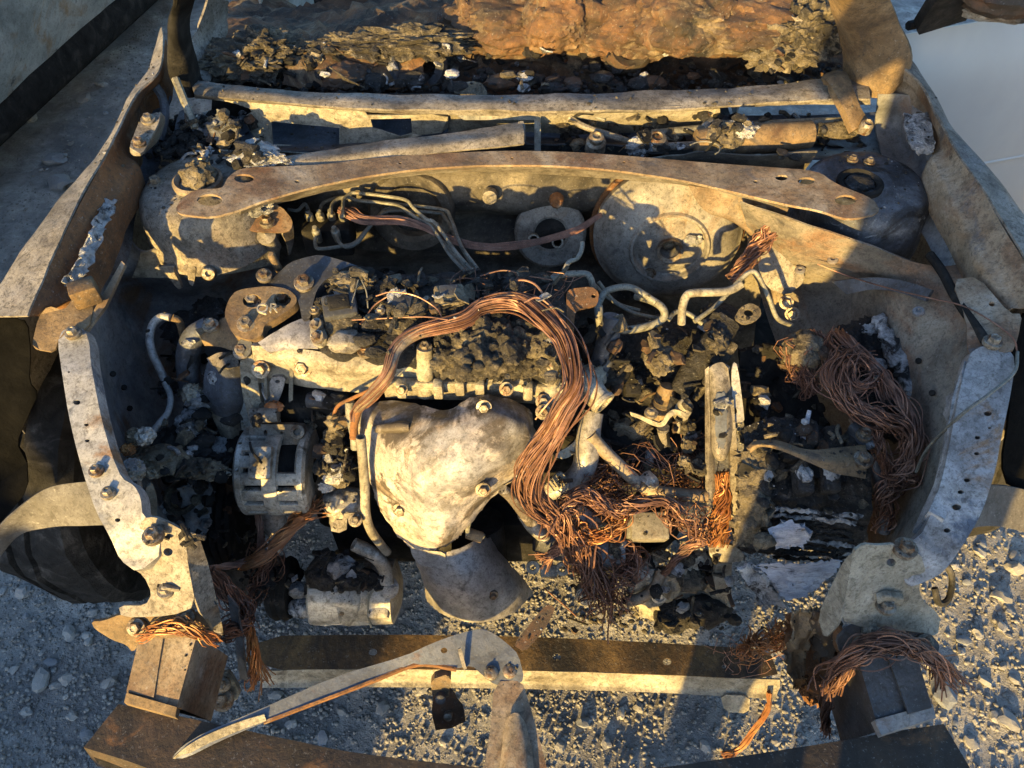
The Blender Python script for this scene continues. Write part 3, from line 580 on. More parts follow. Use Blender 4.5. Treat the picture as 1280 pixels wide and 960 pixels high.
MB().plate([(572, 145, .85), (580, 143, .85), (676, 143, .85), (676, 190, .80), (668, 190, .80), (668, 150, .842), (580, 150, .842)], t=.003, rnd_=0).build('cowl_stay', M['line'], car)
# --- A pillars, roof, dark cabin shell
def pillar(side, rows, m): return MB().surf(rows, 5, 5, .005, disp=dent(.004, 12), world=True).build('left_pillar' if side < 0 else 'right_pillar', m, car)
def prow(pl, pr, z, off): return [U(*pl, z) + Vector(off), U(*pl, z), U(*pr, z), U(*pr, z) + Vector((0, .05, -.02))]
pillar(1, [prow((1078, 120), (1112, 122), .85, (-.02, .05, 0)), prow((1075, 70), (1138, 80), .92, (-.02, .05, 0)), prow((1066, 30), (1125, 30), .99, (-.02, .05, 0)), prow((1055, -15), (1105, -20), 1.08, (-.02, .05, 0)), prow((1035, -90), (1075, -95), 1.24, (-.02, .05, 0)), prow((1010, -160), (1045, -170), 1.38, (-.02, .05, 0))], M['brown'])
pillar(-1, [prow((232, 120), (242, 122), .85, (.0, .05, 0)), prow((212, 95), (236, 90), .90, (0, .05, 0)), prow((208, 50), (224, 50), .98, (0, .05, 0)), prow((214, 5), (226, 5), 1.05, (0, .05, 0)), prow((240, -70), (262, -75), 1.22, (0, .05, 0)), prow((270, -160), (290, -170), 1.38, (0, .05, 0))], M['soot'])
MB().surf([[(x, 1.95 + .05 * (1 - (x / .5) ** 2), 1.40 - .1 * x * x) for x in (-.56, -.3, 0, .3, .56)], [(x, 2.5, 1.46 - .1 * x * x) for x in (-.58, -.3, 0, .3, .58)], [(x, 3.2, 1.42 - .1 * x * x) for x in (-.56, -.3, 0, .3, .56)]], 4, 4, .006, world=True).build('roof', M['rust'], car)
for s_ in (-1, 1):
    MB().surf([[(s_ * .74, 2.3, z) for z in (.2, .5, .8, .95)], [(s_ * .76, 2.7, z) for z in (.2, .5, .8, .95)], [(s_ * .76, 3.2, z) for z in (.2, .5, .8, .97)]], 3, 3, .006, world=True).build('body_side', M['scorched'], car)
    MB().tube([(s_ * .72, 2.35, .93), (s_ * .58, 2.45, 1.4)], .04, 8, smooth=False).build('door_pillar', M['rust'], car)
MB().box((0, 2.2, .24), (1.4, 2.0, .04)).build('cabin_floor', M['soot'], car)
MB().surf([[(x, 2.35 + .02 * math.sin(x * 9), z) for x in (-.6, -.3, 0, .3, .6)] for z in (.25, .5, .8)], 3, 4, .03, world=True).build('seat_frame', M['soot'], car)
MB().surf([[(236, 60, .88), (250, 95, .85), (262, 105, .84)], [(252, 20, .92), (262, 40, .88), (285, 40, .86)], [(262, -10, .95), (280, 0, .92), (286, 5, .90)]], 4, 4, .004, disp=dent(.006, 15), rag=.004).build('inner_pillar_trim', M['tan'], car)
# --- right front door standing open
d0 = U(1140, 48, .93); dd = Vector((.955, .295, 0)); nn_ = Vector((.295, -.955, 0))
def dr(u, z, b): return Vector((d0.x, d0.y, 0)) + dd * u + Vector((0, 0, z)) + nn_ * b
drows = [[dr(u, z, b + .012 * math.sin(u * 3.2)) for z, b in ((.94 + .03 * u, 0), (.86, .03), (.76, .045), (.66, .05), (.655, .042), (.55, .045), (.36, .02), (.26, -.03))] for u in (-.02, .15, .35, .6, .9, 1.05)]
door = MB().surf(drows, 4, 5, .006, world=True).build('right_door', M['silver'], car, label='silver right front door standing open')
MB().plate([(1141, 46, .945), (1165, 8, 1.02), (1180, -10, 1.06), (1212, -14, 1.06), (1214, 24, .965), (1180, 34, .955)], t=.02).build('mirror_sail', M['soot'], door)
MB().tube([dr(-.02, .955, .0), dr(.2, .965, .0), dr(.9, .985, 0)], .008, 6).build('window_sealing_strip', M['soot'], door)
mr_ = MB().lump(U(1262, 8, 1.0), (.085, .04, .022), 31, .25, 4, 3)
mr_.build('mirror', M['mirror'], door)
mr2 = MB().lump(U(1262, -6, 1.03), (.08, .045, .03), 33, .3, 4, 2.5); mr2.build('mirror_shell', M['rust_dark'], door)
# --- upper side rails
def rail(outer, holes, nm, bolts):
    o = MB().plate(outer, holes, t=.022, rnd_=1).build(nm, M['rail'], car)
    for px, py, z, r in bolts: bolt(o, U(px, py, z), r)
    return o
lr = rail([(72, 428, .815), (76, 414, .82), (92, 408, .82), (106, 412, .82), (112, 430, .815), (113, 450, .81), (118, 480, .805), (127, 525, .795), (140, 570, .78), (152, 598, .77), (168, 607, .765), (176, 622, .76), (178, 645, .75), (200, 655, .74), (205, 690, .71), (172, 716, .70), (150, 700, .71), (138, 672, .73), (120, 640, .75), (105, 595, .765), (94, 555, .78), (85, 515, .79), (78, 470, .805)],
          [(96, 503, 4.5, 3.2), (108, 531, 3, 2), (109, 551, 3, 2), (147, 650, 3.5, 2.6), (86, 465, 1.6, 1.2)], 'left_side_rail', [(91, 416, .825, .007), (120, 588, .775, .006), (135, 616, .763, .006)])
rr_ = rail([(1208, 455, .81), (1214, 440, .815), (1228, 432, .82), (1258, 432, .82), (1270, 450, .815), (1262, 500, .80), (1252, 545, .785), (1244, 590, .77), (1228, 640, .75), (1205, 680, .73), (1180, 715, .70), (1160, 726, .69), (1135, 735, .68), (1120, 700, .70), (1118, 680, .715), (1150, 672, .73), (1165, 640, .745), (1180, 590, .765), (1190, 540, .785), (1198, 495, .80)],
           [(1235, 517, 5, 3.2), (1237, 535, 2, 1.5), (1222, 547, 3.6, 2.4), (1221, 567, 3.4, 2.2), (1209, 600, 4.2, 2.8), (1201, 615, 4, 2.6), (1196, 634, 6, 4), (1184, 663, 4.5, 3)], 'right_side_rail', [(1241, 427, .825, .008)])
MB().surf([[(1190, 500, .79), (1205, 450, .81)], [(1180, 560, .765), (1195, 520, .79)], [(1165, 610, .74), (1183, 580, .765)], [(1140, 665, .715), (1163, 640, .745)]], 5, 5, .02, disp=dent(.002, 20)).build('rail_step', M['rail'], rr_)
MB().plate([(40, 430, .82), (48, 396, .83), (60, 382, .84), (80, 388, .83), (92, 372, .835), (112, 362, .83), (118, 380, .825), (110, 412, .82), (75, 420, .818), (68, 440, .81), (44, 436, .81)], t=.004).build('rail_end_bracket', M['brown'], lr)
MB().plate([(126, 372, .83), (152, 326, .85), (156, 330, .85), (132, 382, .825), (108, 414, .81), (104, 412, .812)], t=.006, rnd_=0).build('rail_fin', M['tan_rust'], lr)
MB().box(U(106, 366, .845), (.035, .03, .03), Matrix.Rotation(.5, 4, 'Z'), .003).build('rail_spacer', M['cross'], lr)
MB().plate([(1190, 350, .82), (1222, 345, .83), (1262, 392, .835), (1278, 392, .835), (1272, 425, .825), (1265, 440, .82), (1225, 440, .815), (1210, 445, .81), (1208, 400, .815)], [(1240, 380, 4, 3)], t=.004).build('rail_end_bracket', M['tan_rust'], rr_)
MB().tube(pts3([(1162, 318, .80), (1178, 340, .80), (1195, 372, .81), (1222, 412, .815), (1232, 428, .818)]), .007, 8).build('bonnet_seal_flange', M['soot'], rr_)
# --- headlamp brackets
hl = MB().plate([(178, 648, .752), (192, 646, .752), (210, 653, .748), (230, 664, .742), (234, 700, .71), (245, 758, .65), (214, 770, .635), (152, 772, .62), (148, 757, .625), (182, 757, .63), (190, 742, .65), (180, 720, .67), (160, 706, .69), (168, 680, .72)], [(210, 690, 6, 5), (247, 674, .01, .01)][:1], t=.004).build('left_lamp_bracket', M['tan'], car)
MB().plate([(230, 664, .742), (248, 668, .735), (262, 710, .67), (276, 772, .58), (280, 796, .55), (268, 790, .56), (246, 760, .648), (235, 700, .708)], [(270, 753, 3, 3)], t=.004).build('bracket_side', M['tan'], hl)
MB().surf([[(195, 735, .662), (205, 728, .668), (222, 730, .666)], [(197, 740, .664), (208, 735, .675), (224, 737, .67)], [(200, 745, .652), (210, 742, .655), (222, 742, .654)]], 4, 4, .004).build('pressed_bulge', M['tan'], hl)
bolt(hl, U(191, 669, .745), .0085); bolt(hl, U(207, 738, .662), .007)
hr = MB().plate([(1066, 690, .74), (1080, 680, .745), (1098, 682, .742), (1118, 680, .738), (1150, 690, .72), (1160, 722, .69), (1148, 730, .68), (1152, 750, .65), (1176, 770, .62), (1172, 796, .60), (1150, 790, .61), (1080, 785, .62), (1050, 775, .63), (1060, 730, .69)], [(1114, 703, 6, 5)], t=.004).build('right_lamp_bracket', M['castyel'], car)
MB().plate([(1066, 690, .74), (1060, 730, .69), (1050, 778, .63), (1030, 800, .58), (1022, 770, .60), (1040, 730, .66), (1055, 700, .71)], t=.004).build('bracket_side', M['castyel'], hr)
bolt(hr, U(1132, 685, .735), .0095); bolt(hr, U(1108, 757, .66), .008)
MB().surf([[(1095, 742, .672), (1108, 738, .678), (1128, 742, .67)], [(1096, 750, .668), (1110, 746, .68), (1130, 750, .668)], [(1098, 758, .655), (1110, 756, .66), (1126, 758, .655)]], 4, 4, .004).build('pressed_bulge', M['castyel'], hr)
# --- crash boxes on the front rails
def prism(top, dzv, t=0):
    m = MB(); a = pts3(top); n = len(a); b = [p + Vector(dzv) for p in a]
    m.add(a + b, [tuple(range(n))[::-1], tuple(range(n, 2 * n))] + [(i, (i + 1) % n, n + (i + 1) % n, n + i) for i in range(n)]); return m
fla = MB().plate([(114, 777, .605), (130, 776, .605), (150, 768, .612), (200, 764, .615), (232, 764, .615), (255, 772, .61), (268, 792, .59), (252, 802, .575), (232, 796, .58), (178, 800, .57), (166, 816, .55), (158, 806, .56), (140, 800, .57), (118, 786, .595)], [(170, 784, 4, 4), (224, 774, 4, 3)], t=.005).build('left_rail_flange', M['brown'], car)
bolt(fla, U(170, 784, .60), .008, (0, -.6, .8)); bolt(fla, U(232, 771, .612), .008, (0, -.6, .8))
lcb = prism([(176, 797, .572), (246, 794, .575), (238, 822, .565), (221, 884, .545), (158, 868, .545)], (.0, .02, -.13)).build('left_crash_box', M['tan_rust'], car)
prism([(158, 866, .55), (221, 884, .55), (219, 896, .545), (155, 878, .545)], (0, 0, -.012)).build('weld_strip', M['brown'], lcb)
prism([(174, 797, .5742), (204, 796, .5752), (192, 872, .5492), (158, 864, .548)], (0, 0, -.004)).build('overlap_sheet', M['tan_rust'], lcb)
flr = MB().plate([(1045, 800, .60), (1060, 785, .615), (1080, 778, .62), (1110, 778, .62), (1130, 790, .61), (1165, 794, .60), (1175, 806, .59), (1172, 818, .58), (1150, 812, .585), (1080, 820, .575), (1052, 820, .58)], [(1158, 803, 4, 4)], t=.005).build('right_rail_flange', M['beam_b'], car)
bolt(flr, U(1090, 789, .615), .008, (0, -.5, .8)); bolt(flr, U(1156, 804, .60), .008, (0, -.5, .8))
rcb = prism([(1072, 822, .572), (1142, 808, .575), (1167, 892, .545), (1099, 914, .545)], (.0, .02, -.13)).build('right_crash_box', M['beam_b'], car)
prism([(1093, 900, .552), (1166, 880, .553), (1170, 897, .548), (1102, 919, .547)], (0, 0, -.012)).build('weld_strip', M['apron'], rcb)
prism([(1108, 815, .578), (1143, 808, .579), (1165, 884, .5575), (1136, 892, .5575)], (0, 0, -.004)).build('overlap_sheet', M['beam_b'], rcb)
# --- bumper beam
bk = [(148, 880), (200, 890), (270, 905), (350, 922), (440, 940), (560, 955), (680, 966), (800, 962), (920, 946), (1050, 926), (1120, 914), (1180, 905)]
bfr = [(104, 934), (170, 955), (250, 985), (350, 1015), (440, 1035), (560, 1055), (680, 1062), (800, 1052), (920, 1035), (1050, 1005), (1130, 985), (1214, 962)]
rows = [[U(x, y, .42) for x, y in bk], [U(x, y, .53) for x, y in bk]]
rows += [[U(x, y, .53) for x, y in bfr], [U(x, y, .53) + Vector((0, -.01, -.05)) for x, y in bfr], [U(x, y, .53) + Vector((0, .0, -.12)) for x, y in bfr]]
def box_loft(rows, n=4):
    m = MB(); A = [catmull(r, n) for r in rows]; c = len(A[0])
    m.v = [p for r in A for p in r]
    k = len(A)
    for i in range(k):
        for j in range(c - 1): m.f.append((i * c + j, i * c + j + 1, ((i + 1) % k) * c + j + 1, ((i + 1) % k) * c + j))
    m.f.append(tuple(i * c for i in range(k))[::-1]); m.f.append(tuple(i * c + c - 1 for i in range(k))); return m
bmp = box_loft(rows); bmp.v = [p + Vector((0, 0, 1)) * .002 * noise.fractal(p * 14, 1, 2, 3) for p in bmp.v]
bmp = bmp.build('bumper_beam', M['beam'], car, ang=30)
MB().plate([(112, 939, .512), (150, 950, .51), (160, 962, .50), (125, 958, .50)], t=.002).build('slot_dark_patch', M['soot'], bmp)  # black plate paints the dark of a slot; the beam is not cut
# --- lower crossmember
cm = MB().plate([(322, 795, .225), (470, 793, .225), (640, 795, .225), (800, 802, .225), (962, 812, .225), (975, 850, .225), (800, 842, .225), (640, 838, .225), (470, 836, .225), (325, 838, .225)], [(466, 815, 5.5, 4.5), (696, 821, 5.5, 4.5), (834, 827, 5.5, 4.5), (905, 833, 3, 2.5)], t=.003).build('lower_crossmember', M['cross'], car)
MB().surf([[(325, 838, .225), (470, 836, .225), (640, 838, .225), (800, 842, .225), (975, 850, .225)], [(325, 846, .205), (470, 845, .205), (640, 847, .205), (800, 850, .205), (975, 858, .205)], [(325, 852, .19), (470, 851, .19), (640, 853, .19), (800, 858, .19), (972, 866, .19)], [(325, 860, .185), (470, 859, .185), (640, 861, .185), (800, 865, .185), (970, 874, .185)]], 4, 8, .003, disp=dent(.002, 15)).build('lit_front_lip', M['castyel'], cm)  # lip coloured paler and yellower than the member, painting the sun on it
MB().plate([(900, 868, .19), (938, 870, .19), (936, 892, .16), (906, 890, .16)], t=.004).build('tab', M['castyel'], cm)
# rusty end of the right rail
MB().surf([[(985, 775, .52), (1010, 765, .54), (1035, 768, .56), (1050, 790, .58)], [(982, 800, .46), (1010, 800, .46), (1032, 805, .48), (1050, 815, .54)], [(990, 835, .40), (1012, 842, .39), (1030, 845, .41), (1048, 845, .46)], [(1005, 875, .36), (1018, 882, .35), (1030, 885, .36), (1040, 875, .40)]], 6, 6, .004, disp=dent(.012, 18), rag=.004).build('torn_rail_end', M['rust'], car)
for rows, mt in (([[(992, 772, .545), (1012, 760, .56), (1030, 762, .57)], [(985, 798, .50), (1000, 796, .505), (1012, 800, .50)], [(984, 830, .45), (996, 832, .445), (1006, 838, .44)], [(994, 862, .40), (1004, 866, .395), (1012, 870, .39)]], M['brown']), ([[(1018, 762, .57), (1034, 764, .58), (1046, 778, .585)], [(1012, 790, .51), (1030, 796, .52), (1044, 806, .53)], [(1018, 826, .45), (1032, 828, .46), (1042, 830, .47)]], M['beam']), ([[(1008, 846, .42), (1022, 850, .42), (1034, 852, .43)], [(1004, 872, .39), (1016, 876, .385), (1026, 884, .38)]], M['rust'])):
    MB().surf(rows, 8, 8, .003, disp=dent(.016, 26), rag=.004).build('torn_sheet', mt, car)
# black sheets painting the shade inside the fenders, and side brackets
MB().plate([(-40, 402, .80), (15, 397, .81), (34, 402, .80), (38, 440, .76), (36, 478, .72), (48, 492, .70), (35, 520, .68), (20, 555, .64), (33, 570, .62), (35, 612, .60), (5, 650, .56), (-40, 690, .54)], t=.004).build('left_fender_shade', M['fender_shade'], car)
MB().surf([[(-22, 690, .57), (10, 648, .60), (55, 612, .63), (110, 602, .65), (170, 602, .68)], [(-20, 700, .55), (14, 660, .58), (57, 630, .61), (110, 625, .63), (170, 625, .66)], [(-12, 712, .53), (20, 672, .55), (60, 660, .57), (110, 657, .59), (175, 655, .62)]], 5, 6, .004, disp=dent(.003, 14)).build('left_bumper_retainer', M['retainer'], car)
MB().surf([[(1195, 640, .68), (1225, 610, .66), (1260, 608, .63), (1310, 620, .60)], [(1195, 655, .66), (1225, 632, .63), (1260, 632, .60), (1310, 645, .57)], [(1195, 668, .64), (1225, 658, .60), (1260, 660, .57), (1310, 675, .54)]], 5, 5, .004, disp=dent(.003, 14)).build('right_bumper_retainer', M['retainer'], car)
MB().plate([(1268, 395, .80), (1330, 380, .82), (1330, 620, .58), (1262, 612, .60), (1252, 580, .64), (1262, 520, .70)], t=.004).build('right_fender_shade', M['fender_shade'], car)
# wheels
for s_, nm in ((-1, 'left_wheel'), (1, 'right_wheel')):
    c = Vector((-.785, .90, .31)) if s_ < 0 else Vector((.90, 1.04, .31)); ax = Vector((1, -.12 * 1, 0)).normalized()
    prof = [(.19, -.085), (.24, -.105), (.285, -.105), (.305, -.085), (.31, -.05), (.302, -.045), (.302, -.035), (.312, -.03), (.313, 0), (.303, .004), (.303, .014), (.312, .018), (.31, .05), (.305, .085), (.285, .105), (.24, .105), (.19, .085)]
    w = MB().ring(c, ax, [(a, b * .82) for a, b in prof], 60)
    w.v = [p + (p - c) * .05 * noise.fractal(p * 9, 1, 2, 4) for p in w.v]
    w = w.build(nm, M['rubber'], car, ang=25)
    MB().lathe(c, ax, [(.19, -.06), (.185, .06), (.12, .03), (.06, .05), (0, .05)], 30).build('rim', M['rust_dark'], w)
    wi = MB()
    for k in range(26):
        a0 = rnd.uniform(2.2, 4.6); ln = rnd.uniform(.3, 1.4); off = rnd.uniform(-.10, .10); r0 = .314 + rnd.uniform(0, .006)
        e1 = ax.cross(Vector((0, 0, 1))).normalized()
        wi.tube([c + ax * (off + .008 * math.sin(t * 5 + k)) + e1 * (math.sin(a0 + ln * t / 8) * r0) * -1 * -1 + Vector((0, 0, 1)) * math.cos(a0 + ln * t / 8) * r0 for t in range(9)], .0012, 4, smooth=False)
    wi.build('steel_cord', M['line'], w)
MB().tube(pts3([(1172, 710, .30), (1182, 706, .30), (1190, 722, .27), (1186, 748, .25), (1174, 754, .25), (1168, 735, .27)]), .006, 8).build('splash_hose', M['rubber'], car)
# ================================================================ burnt dashboard
dash = thing('dashboard', 'burnt rusty dashboard beam and heater box heaped behind the cowl', 'dashboard', (0, 1.5, .7))
def dd_(p): return .028 * noise.fractal(p * 7, .9, 2.1, 5) + .016 * abs(noise.noise(p * 17)) + .009 * noise.fractal(p * 45, .8, 2.1, 4)
MB().surf([[(255, 112, .79), (400, 122, .79), (560, 126, .78), (720, 126, .77), (880, 120, .77), (1060, 105, .78)], [(262, 92, .80), (400, 95, .80), (560, 98, .79), (720, 98, .77), (880, 95, .78), (1060, 88, .80)], [(270, 70, .82), (400, 72, .82), (560, 70, .82), (720, 66, .82), (880, 70, .82), (1050, 62, .83)],
           [(280, 45, .80), (400, 48, .80), (560, 42, .84), (720, 38, .88), (880, 40, .88), (1050, 30, .87)], [(285, 25, .72), (400, 22, .72), (560, 12, .84), (720, 5, .93), (880, 5, .92), (1050, 0, .90)], [(285, 10, .55), (400, 8, .55), (560, -12, .70), (720, -30, .90), (880, -30, .90), (1050, -30, .88)]], 14, 16, .005, disp=dd_).build('dash_shell', M['rust_dash'], dash)
dbl = lambda n, c, s, sd, m, amp=.4, sc=2.5: MB().lump(c, s, sd, amp, 5, sc, oct=7).build(n, m, dash)
# heater box bulges on the right half
for i, (px, py, z, sx, sy, sz) in enumerate([(640, 30, .86, .13, .09, .06), (700, 20, .90, .07, .07, .06), (790, 32, .88, .12, .08, .06), (860, 25, .92, .10, .08, .06), (930, 22, .92, .12, .10, .05), (590, 40, .84, .04, .06, .07)]):
    dbl('heater_box', U(px, py, z), (sx, sy, sz), 40 + i, M['rust_dash'], .3, 2.0)
for i, (px, py, z, sx, sy, sz) in enumerate([(300, 75, .85, .08, .05, .03), (330, 60, .86, .06, .05, .03), (460, 58, .86, .09, .04, .02), (520, 52, .87, .10, .04, .025), (430, 60, .85, .05, .04, .02), (980, 55, .90, .07, .05, .04), (1010, 40, .92, .06, .05, .05)]):
    dbl('burnt_padding', U(px, py, z), (sx, sy, sz), 60 + i, M['char'] if i != 5 else M['clay'], .7, 3.5)
# rusty plates on the left half
MB().surf([[(352, 108, .82), (400, 110, .82), (460, 112, .815), (540, 112, .81)], [(358, 85, .845), (400, 86, .845), (460, 88, .84), (530, 82, .84)], [(366, 62, .86), (410, 58, .865), (470, 54, .87), (545, 48, .87)]], 8, 9, .004, disp=dent(.010, 16), rag=.004).build('rusted_panel', M['rust_dash'], dash)
MB().surf([[(262, 92, .85), (300, 100, .84), (346, 106, .83)], [(270, 78, .86), (305, 80, .86), (350, 80, .85)], [(285, 60, .86), (315, 56, .87), (352, 54, .87)]], 10, 10, .004, disp=dent(.018, 22), rag=.004).build('charred_panel', M['char'], dash)
MB().lump(U(432, 95, .835), (.045, .04, .022), 81, .35, 4, 2.2).build('vent_duct', M['rust_dark'], dash)
for i in range(12):
    a = i / 11; MB().tube([U(412 + 20 * a, 84 + 14 * a, .865), U(420 + 24 * a, 90 + 14 * a, .862), U(430 + 26 * a, 100 + 10 * a, .852)], .0016, 5).build('vent_fin', M['char'], dash)
MB().ring(U(522, 80, .84), (.2, -.8, .7), [(.035, 0), (.05, .01), (.058, 0), (.055, -.04), (.035, -.05)], 30).build('duct_ring', M['blue'], dash)
MB().ring(U(788, 56, .865), (.1, -.8, .6), [(.028, 0), (.042, .012), (.05, 0), (.05, -.05), (.028, -.05)], 26).build('duct_ring', M['rust_dark'], dash)
MB().lathe(U(788, 56, .865), (.1, -.8, .6), [(.029, -.03), (0, -.03)], 20).build('duct_dark_disc', M['soot'], dash)  # black disc stands for the darkness inside the duct
MB().surf([[(990, 22, .96), (1016, 18, .96), (1030, 16, .95)], [(1000, 45, .93), (1022, 40, .93), (1036, 38, .92)], [(1012, 66, .89), (1026, 62, .89), (1034, 58, .88)]], 5, 6, .006, disp=dent(.006, 30), rag=.004).build('bent_duct_plate', M['tan'], dash)
MB().surf([[(1030, 25, .95), (1055, 30, .95)], [(1035, 45, .92), (1058, 50, .92)], [(1030, 62, .89), (1050, 66, .89)]], 6, 6, .005, disp=dent(.010, 30), rag=.006).build('bent_duct_plate', M['tan'], dash)
# ashes and fallen crumbs along the front of the dash
ds = random.Random(5)
cr_ = MB()
for i in range(520):
    px = ds.uniform(260, 1070); py = ds.gauss(104, 9); r = .003 + .012 * ds.random() ** 2.5
    cr_.lump(U(px, min(py, 120), .815 + ds.uniform(-.01, .012)), (r, r * ds.uniform(.6, 1), r * ds.uniform(.4, .9)), i, .5, 1, 2, ds.uniform(0, 6), 2)
cr_.build('ash_crumbs', M['char_blk'], dash, kind='stuff', ang=20)
for i in range(16):
    px, py = ds.uniform(430, 1000), ds.uniform(88, 112); s_ = ds.uniform(.012, .03)
    MB().lump(U(px, py, .83), (s_, s_ * .7, s_ * .5), 90 + i, .5, 2, 1.8).build('ash_chunk', M['char_blk'] if i % 3 else M['rust_dark'], dash, ang=20)
for px, py, w in ((656, 95, .016), (565, 92, .014), (655, 110, .012)):
    MB().lump(U(px, py, .842), (w, w, .006), 7, .4, 3, 2).build('ash_flake', M['ashwhite'], dash)
MB().plate([(560, 104, .838), (600, 101, .842), (610, 116, .83), (606, 122, .825), (570, 118, .828)], t=.004).build('board_scrap', M['clay'], dash)

# ================================================================ cowl contents
def solo(m, name, mt, label, cat, group=None): return m.build(name, mt, None, label, cat, group)
wa = thing('wiper_linkage', 'burnt wiper motor and linkage rods lying in the cowl trough', 'wiper linkage', U(850, 190, .79))
MB().tube(pts3([(1012, 168, .825), (965, 172, .825), (905, 176, .825), (870, 178, .825)]), [.024, .026, .026, .022], 20, hollow=0).build('motor_can', M['brown'], wa)
MB().lump(U(905, 172, .835), (.035, .03, .026), 5, .4, 4, 3).build('gear_housing', M['clay'], wa)
MB().lump(U(925, 162, .85), (.028, .018, .014), 6, .6, 4, 4).build('melted_cap', M['alu_melt'], wa)
for k in range(3): MB().tube([U(880 + 20 * math.cos(a), 186 + 9 * math.sin(a), .843) for a in np.linspace(-2.6 + k * .1, .8, 10)], .0012, 5).build('loose_wire', M['line'], wa)
MB().tube(pts3([(815, 168, .82), (900, 160, .82), (985, 155, .82), (1060, 152, .825)]), .009, 10).build('linkage_rod', M['line'], wa)
MB().tube(pts3([(800, 184, .815), (855, 182, .815), (940, 175, .80), (1020, 168, .815)]), .007, 10).build('linkage_rod', M['tan'], wa)
MB().tube(pts3([(1012, 165, .82), (1050, 163, .82), (1075, 158, .825)]), [.013, .017, .016], 14).build('pivot_housing', M['clay'], wa)
MB().tube(pts3([(712, 147, .842), (730, 158, .835), (760, 168, .825), (790, 178, .815)]), .0055, 8).build('linkage_rod', M['tan'], wa)
MB().tube(pts3([(726, 140, .845), (745, 146, .84), (756, 150, .835)]), .004, 8).build('linkage_rod', M['line'], wa)
for px, py, r in ((745, 177, .013), (820, 178, .016)):
    MB().lathe(U(px, py, .825), (0, -.3, 1), [(r * 1.4, -.02), (r * 1.35, 0), (r, .004), (r, .012), (r * .6, .016), (r * .5, .012), (0, .012)], 20).build('pivot', M['bolt'], wa)
MB().lump(U(800, 184, .822), (.022, .018, .018), 8, .5, 4, 3).build('melted_arm', M['alu_melt'], wa)
MB().tube([U(845 + i * 1.6, 197 + 4 * math.sin(i * 1.9), .80 + .004 * math.cos(i * 1.9)) for i in range(26)], .0015, 5).build('spring', M['line'], wa)
solo(MB().surf([[(1026, 98, .885), (1032, 92, .888), (1046, 88, .888), (1058, 90, .885)], [(1036, 104, .894), (1042, 98, .898), (1054, 96, .896), (1062, 98, .89)], [(1056, 138, .868), (1062, 134, .87), (1070, 132, .868), (1076, 134, .864)], [(1066, 164, .845), (1072, 160, .848), (1086, 156, .846), (1092, 158, .84)]], 6, 5, .014), 'wiper_crank', M['brown'], 'tan bent wiper crank stub hooked over the cowl beam end', 'wiper crank')
MB()
pv = bpy.data.objects['wiper_crank']
MB().lathe(U(1083, 158, .852), (0, -.3, 1), [(.012, -.01), (.011, .006), (.007, .010), (.005, .006), (0, .006)], 16).build('spindle_nut', M['bolt'], pv)
# loose cover lying in the trough on the left
solo(MB().surf([[(300, 198, .835), (380, 193, .84), (470, 178, .845), (560, 166, .85), (652, 153, .855)], [(320, 205, .838), (390, 200, .846), (480, 187, .852), (570, 176, .857), (655, 164, .86)], [(345, 212, .832), (400, 210, .838), (490, 198, .844), (575, 188, .85), (655, 179, .852)]], 5, 7, .004, disp=dent(.003, 12)), 'cowl_cover_strip', M['tan'], 'long tapering tan sheet metal strip lying in the cowl trough', 'metal strip')
MB().plate([(646, 152, .858), (656, 151, .858), (657, 177, .845), (648, 180, .84)], t=.004).build('end_cap', M['tan'], bpy.data.objects['cowl_cover_strip'])
for nm, rows, mt, lb in (('torn_foil', [[(282, 196, .85), (310, 178, .86), (345, 180, .85)], [(300, 205, .85), (325, 188, .862), (352, 195, .85)], [(325, 213, .842), (345, 205, .846), (372, 206, .84)]], M['alu_melt'], 'crumpled silver foil scrap beside the left strut tower'),
                         ('torn_foil', [[(248, 162, .83), (262, 148, .85), (275, 136, .865)], [(262, 172, .83), (276, 160, .845), (290, 152, .855)], [(275, 182, .82), (290, 176, .83), (302, 172, .835)]], M['blue'], 'dark folded metal scrap below the left end of the cowl'),
                         ('torn_foil', [[(240, 180, .83), (255, 186, .835), (264, 178, .835)], [(244, 190, .83), (258, 194, .835), (268, 190, .83)]], M['ashwhite'], 'small white ash flake behind the left strut mount')):
    solo(MB().surf(rows, 7, 7, .0015, disp=dent(.010, 34), rag=.005), nm, mt, lb, 'metal scrap')
db = MB(); r2 = random.Random(12)
for i in range(420):
    px, py = r2.gauss(238, 28), r2.gauss(180, 14)
    if px > 320: continue
    r = .003 + .010 * r2.random() ** 2.5
    db.lump(U(px, py, .805 + r2.uniform(-.01, .015)), (r, r * r2.uniform(.5, 1), r * r2.uniform(.4, .9)), i, .5, 1, 2, r2.uniform(0, 6), 2)
db.build('burnt_debris', M['char_blk'], None, 'black and silver burnt crumbs heaped beside the left end of the cowl', 'debris', kind='stuff', ang=20)

# ================================================================ engine
eng = thing('engine', 'burnt engine with a pinkish exhaust heat shield on its front', 'engine', (-.12, .75, .22))
blk = MB()
def dk(p): return .010 * noise.fractal(p * 12, .9, 2, 4)
blk.box((-.13, .83, .44), (.50, .20, .40), None, .03); blk.box((-.13, .76, .28), (.42, .16, .16), None, .03)
blk.build('engine_block', M['soot'], eng)
MB().lump((.21, .85, .43), (.17, .17, .16), 3, .2, 4, 2).build('gearbox_case', M['soot'], eng)
MB().lump((.17, .72, .34), (.13, .11, .12), 5, .3, 4, 2.4).build('gearbox_front', M['soot'], eng)
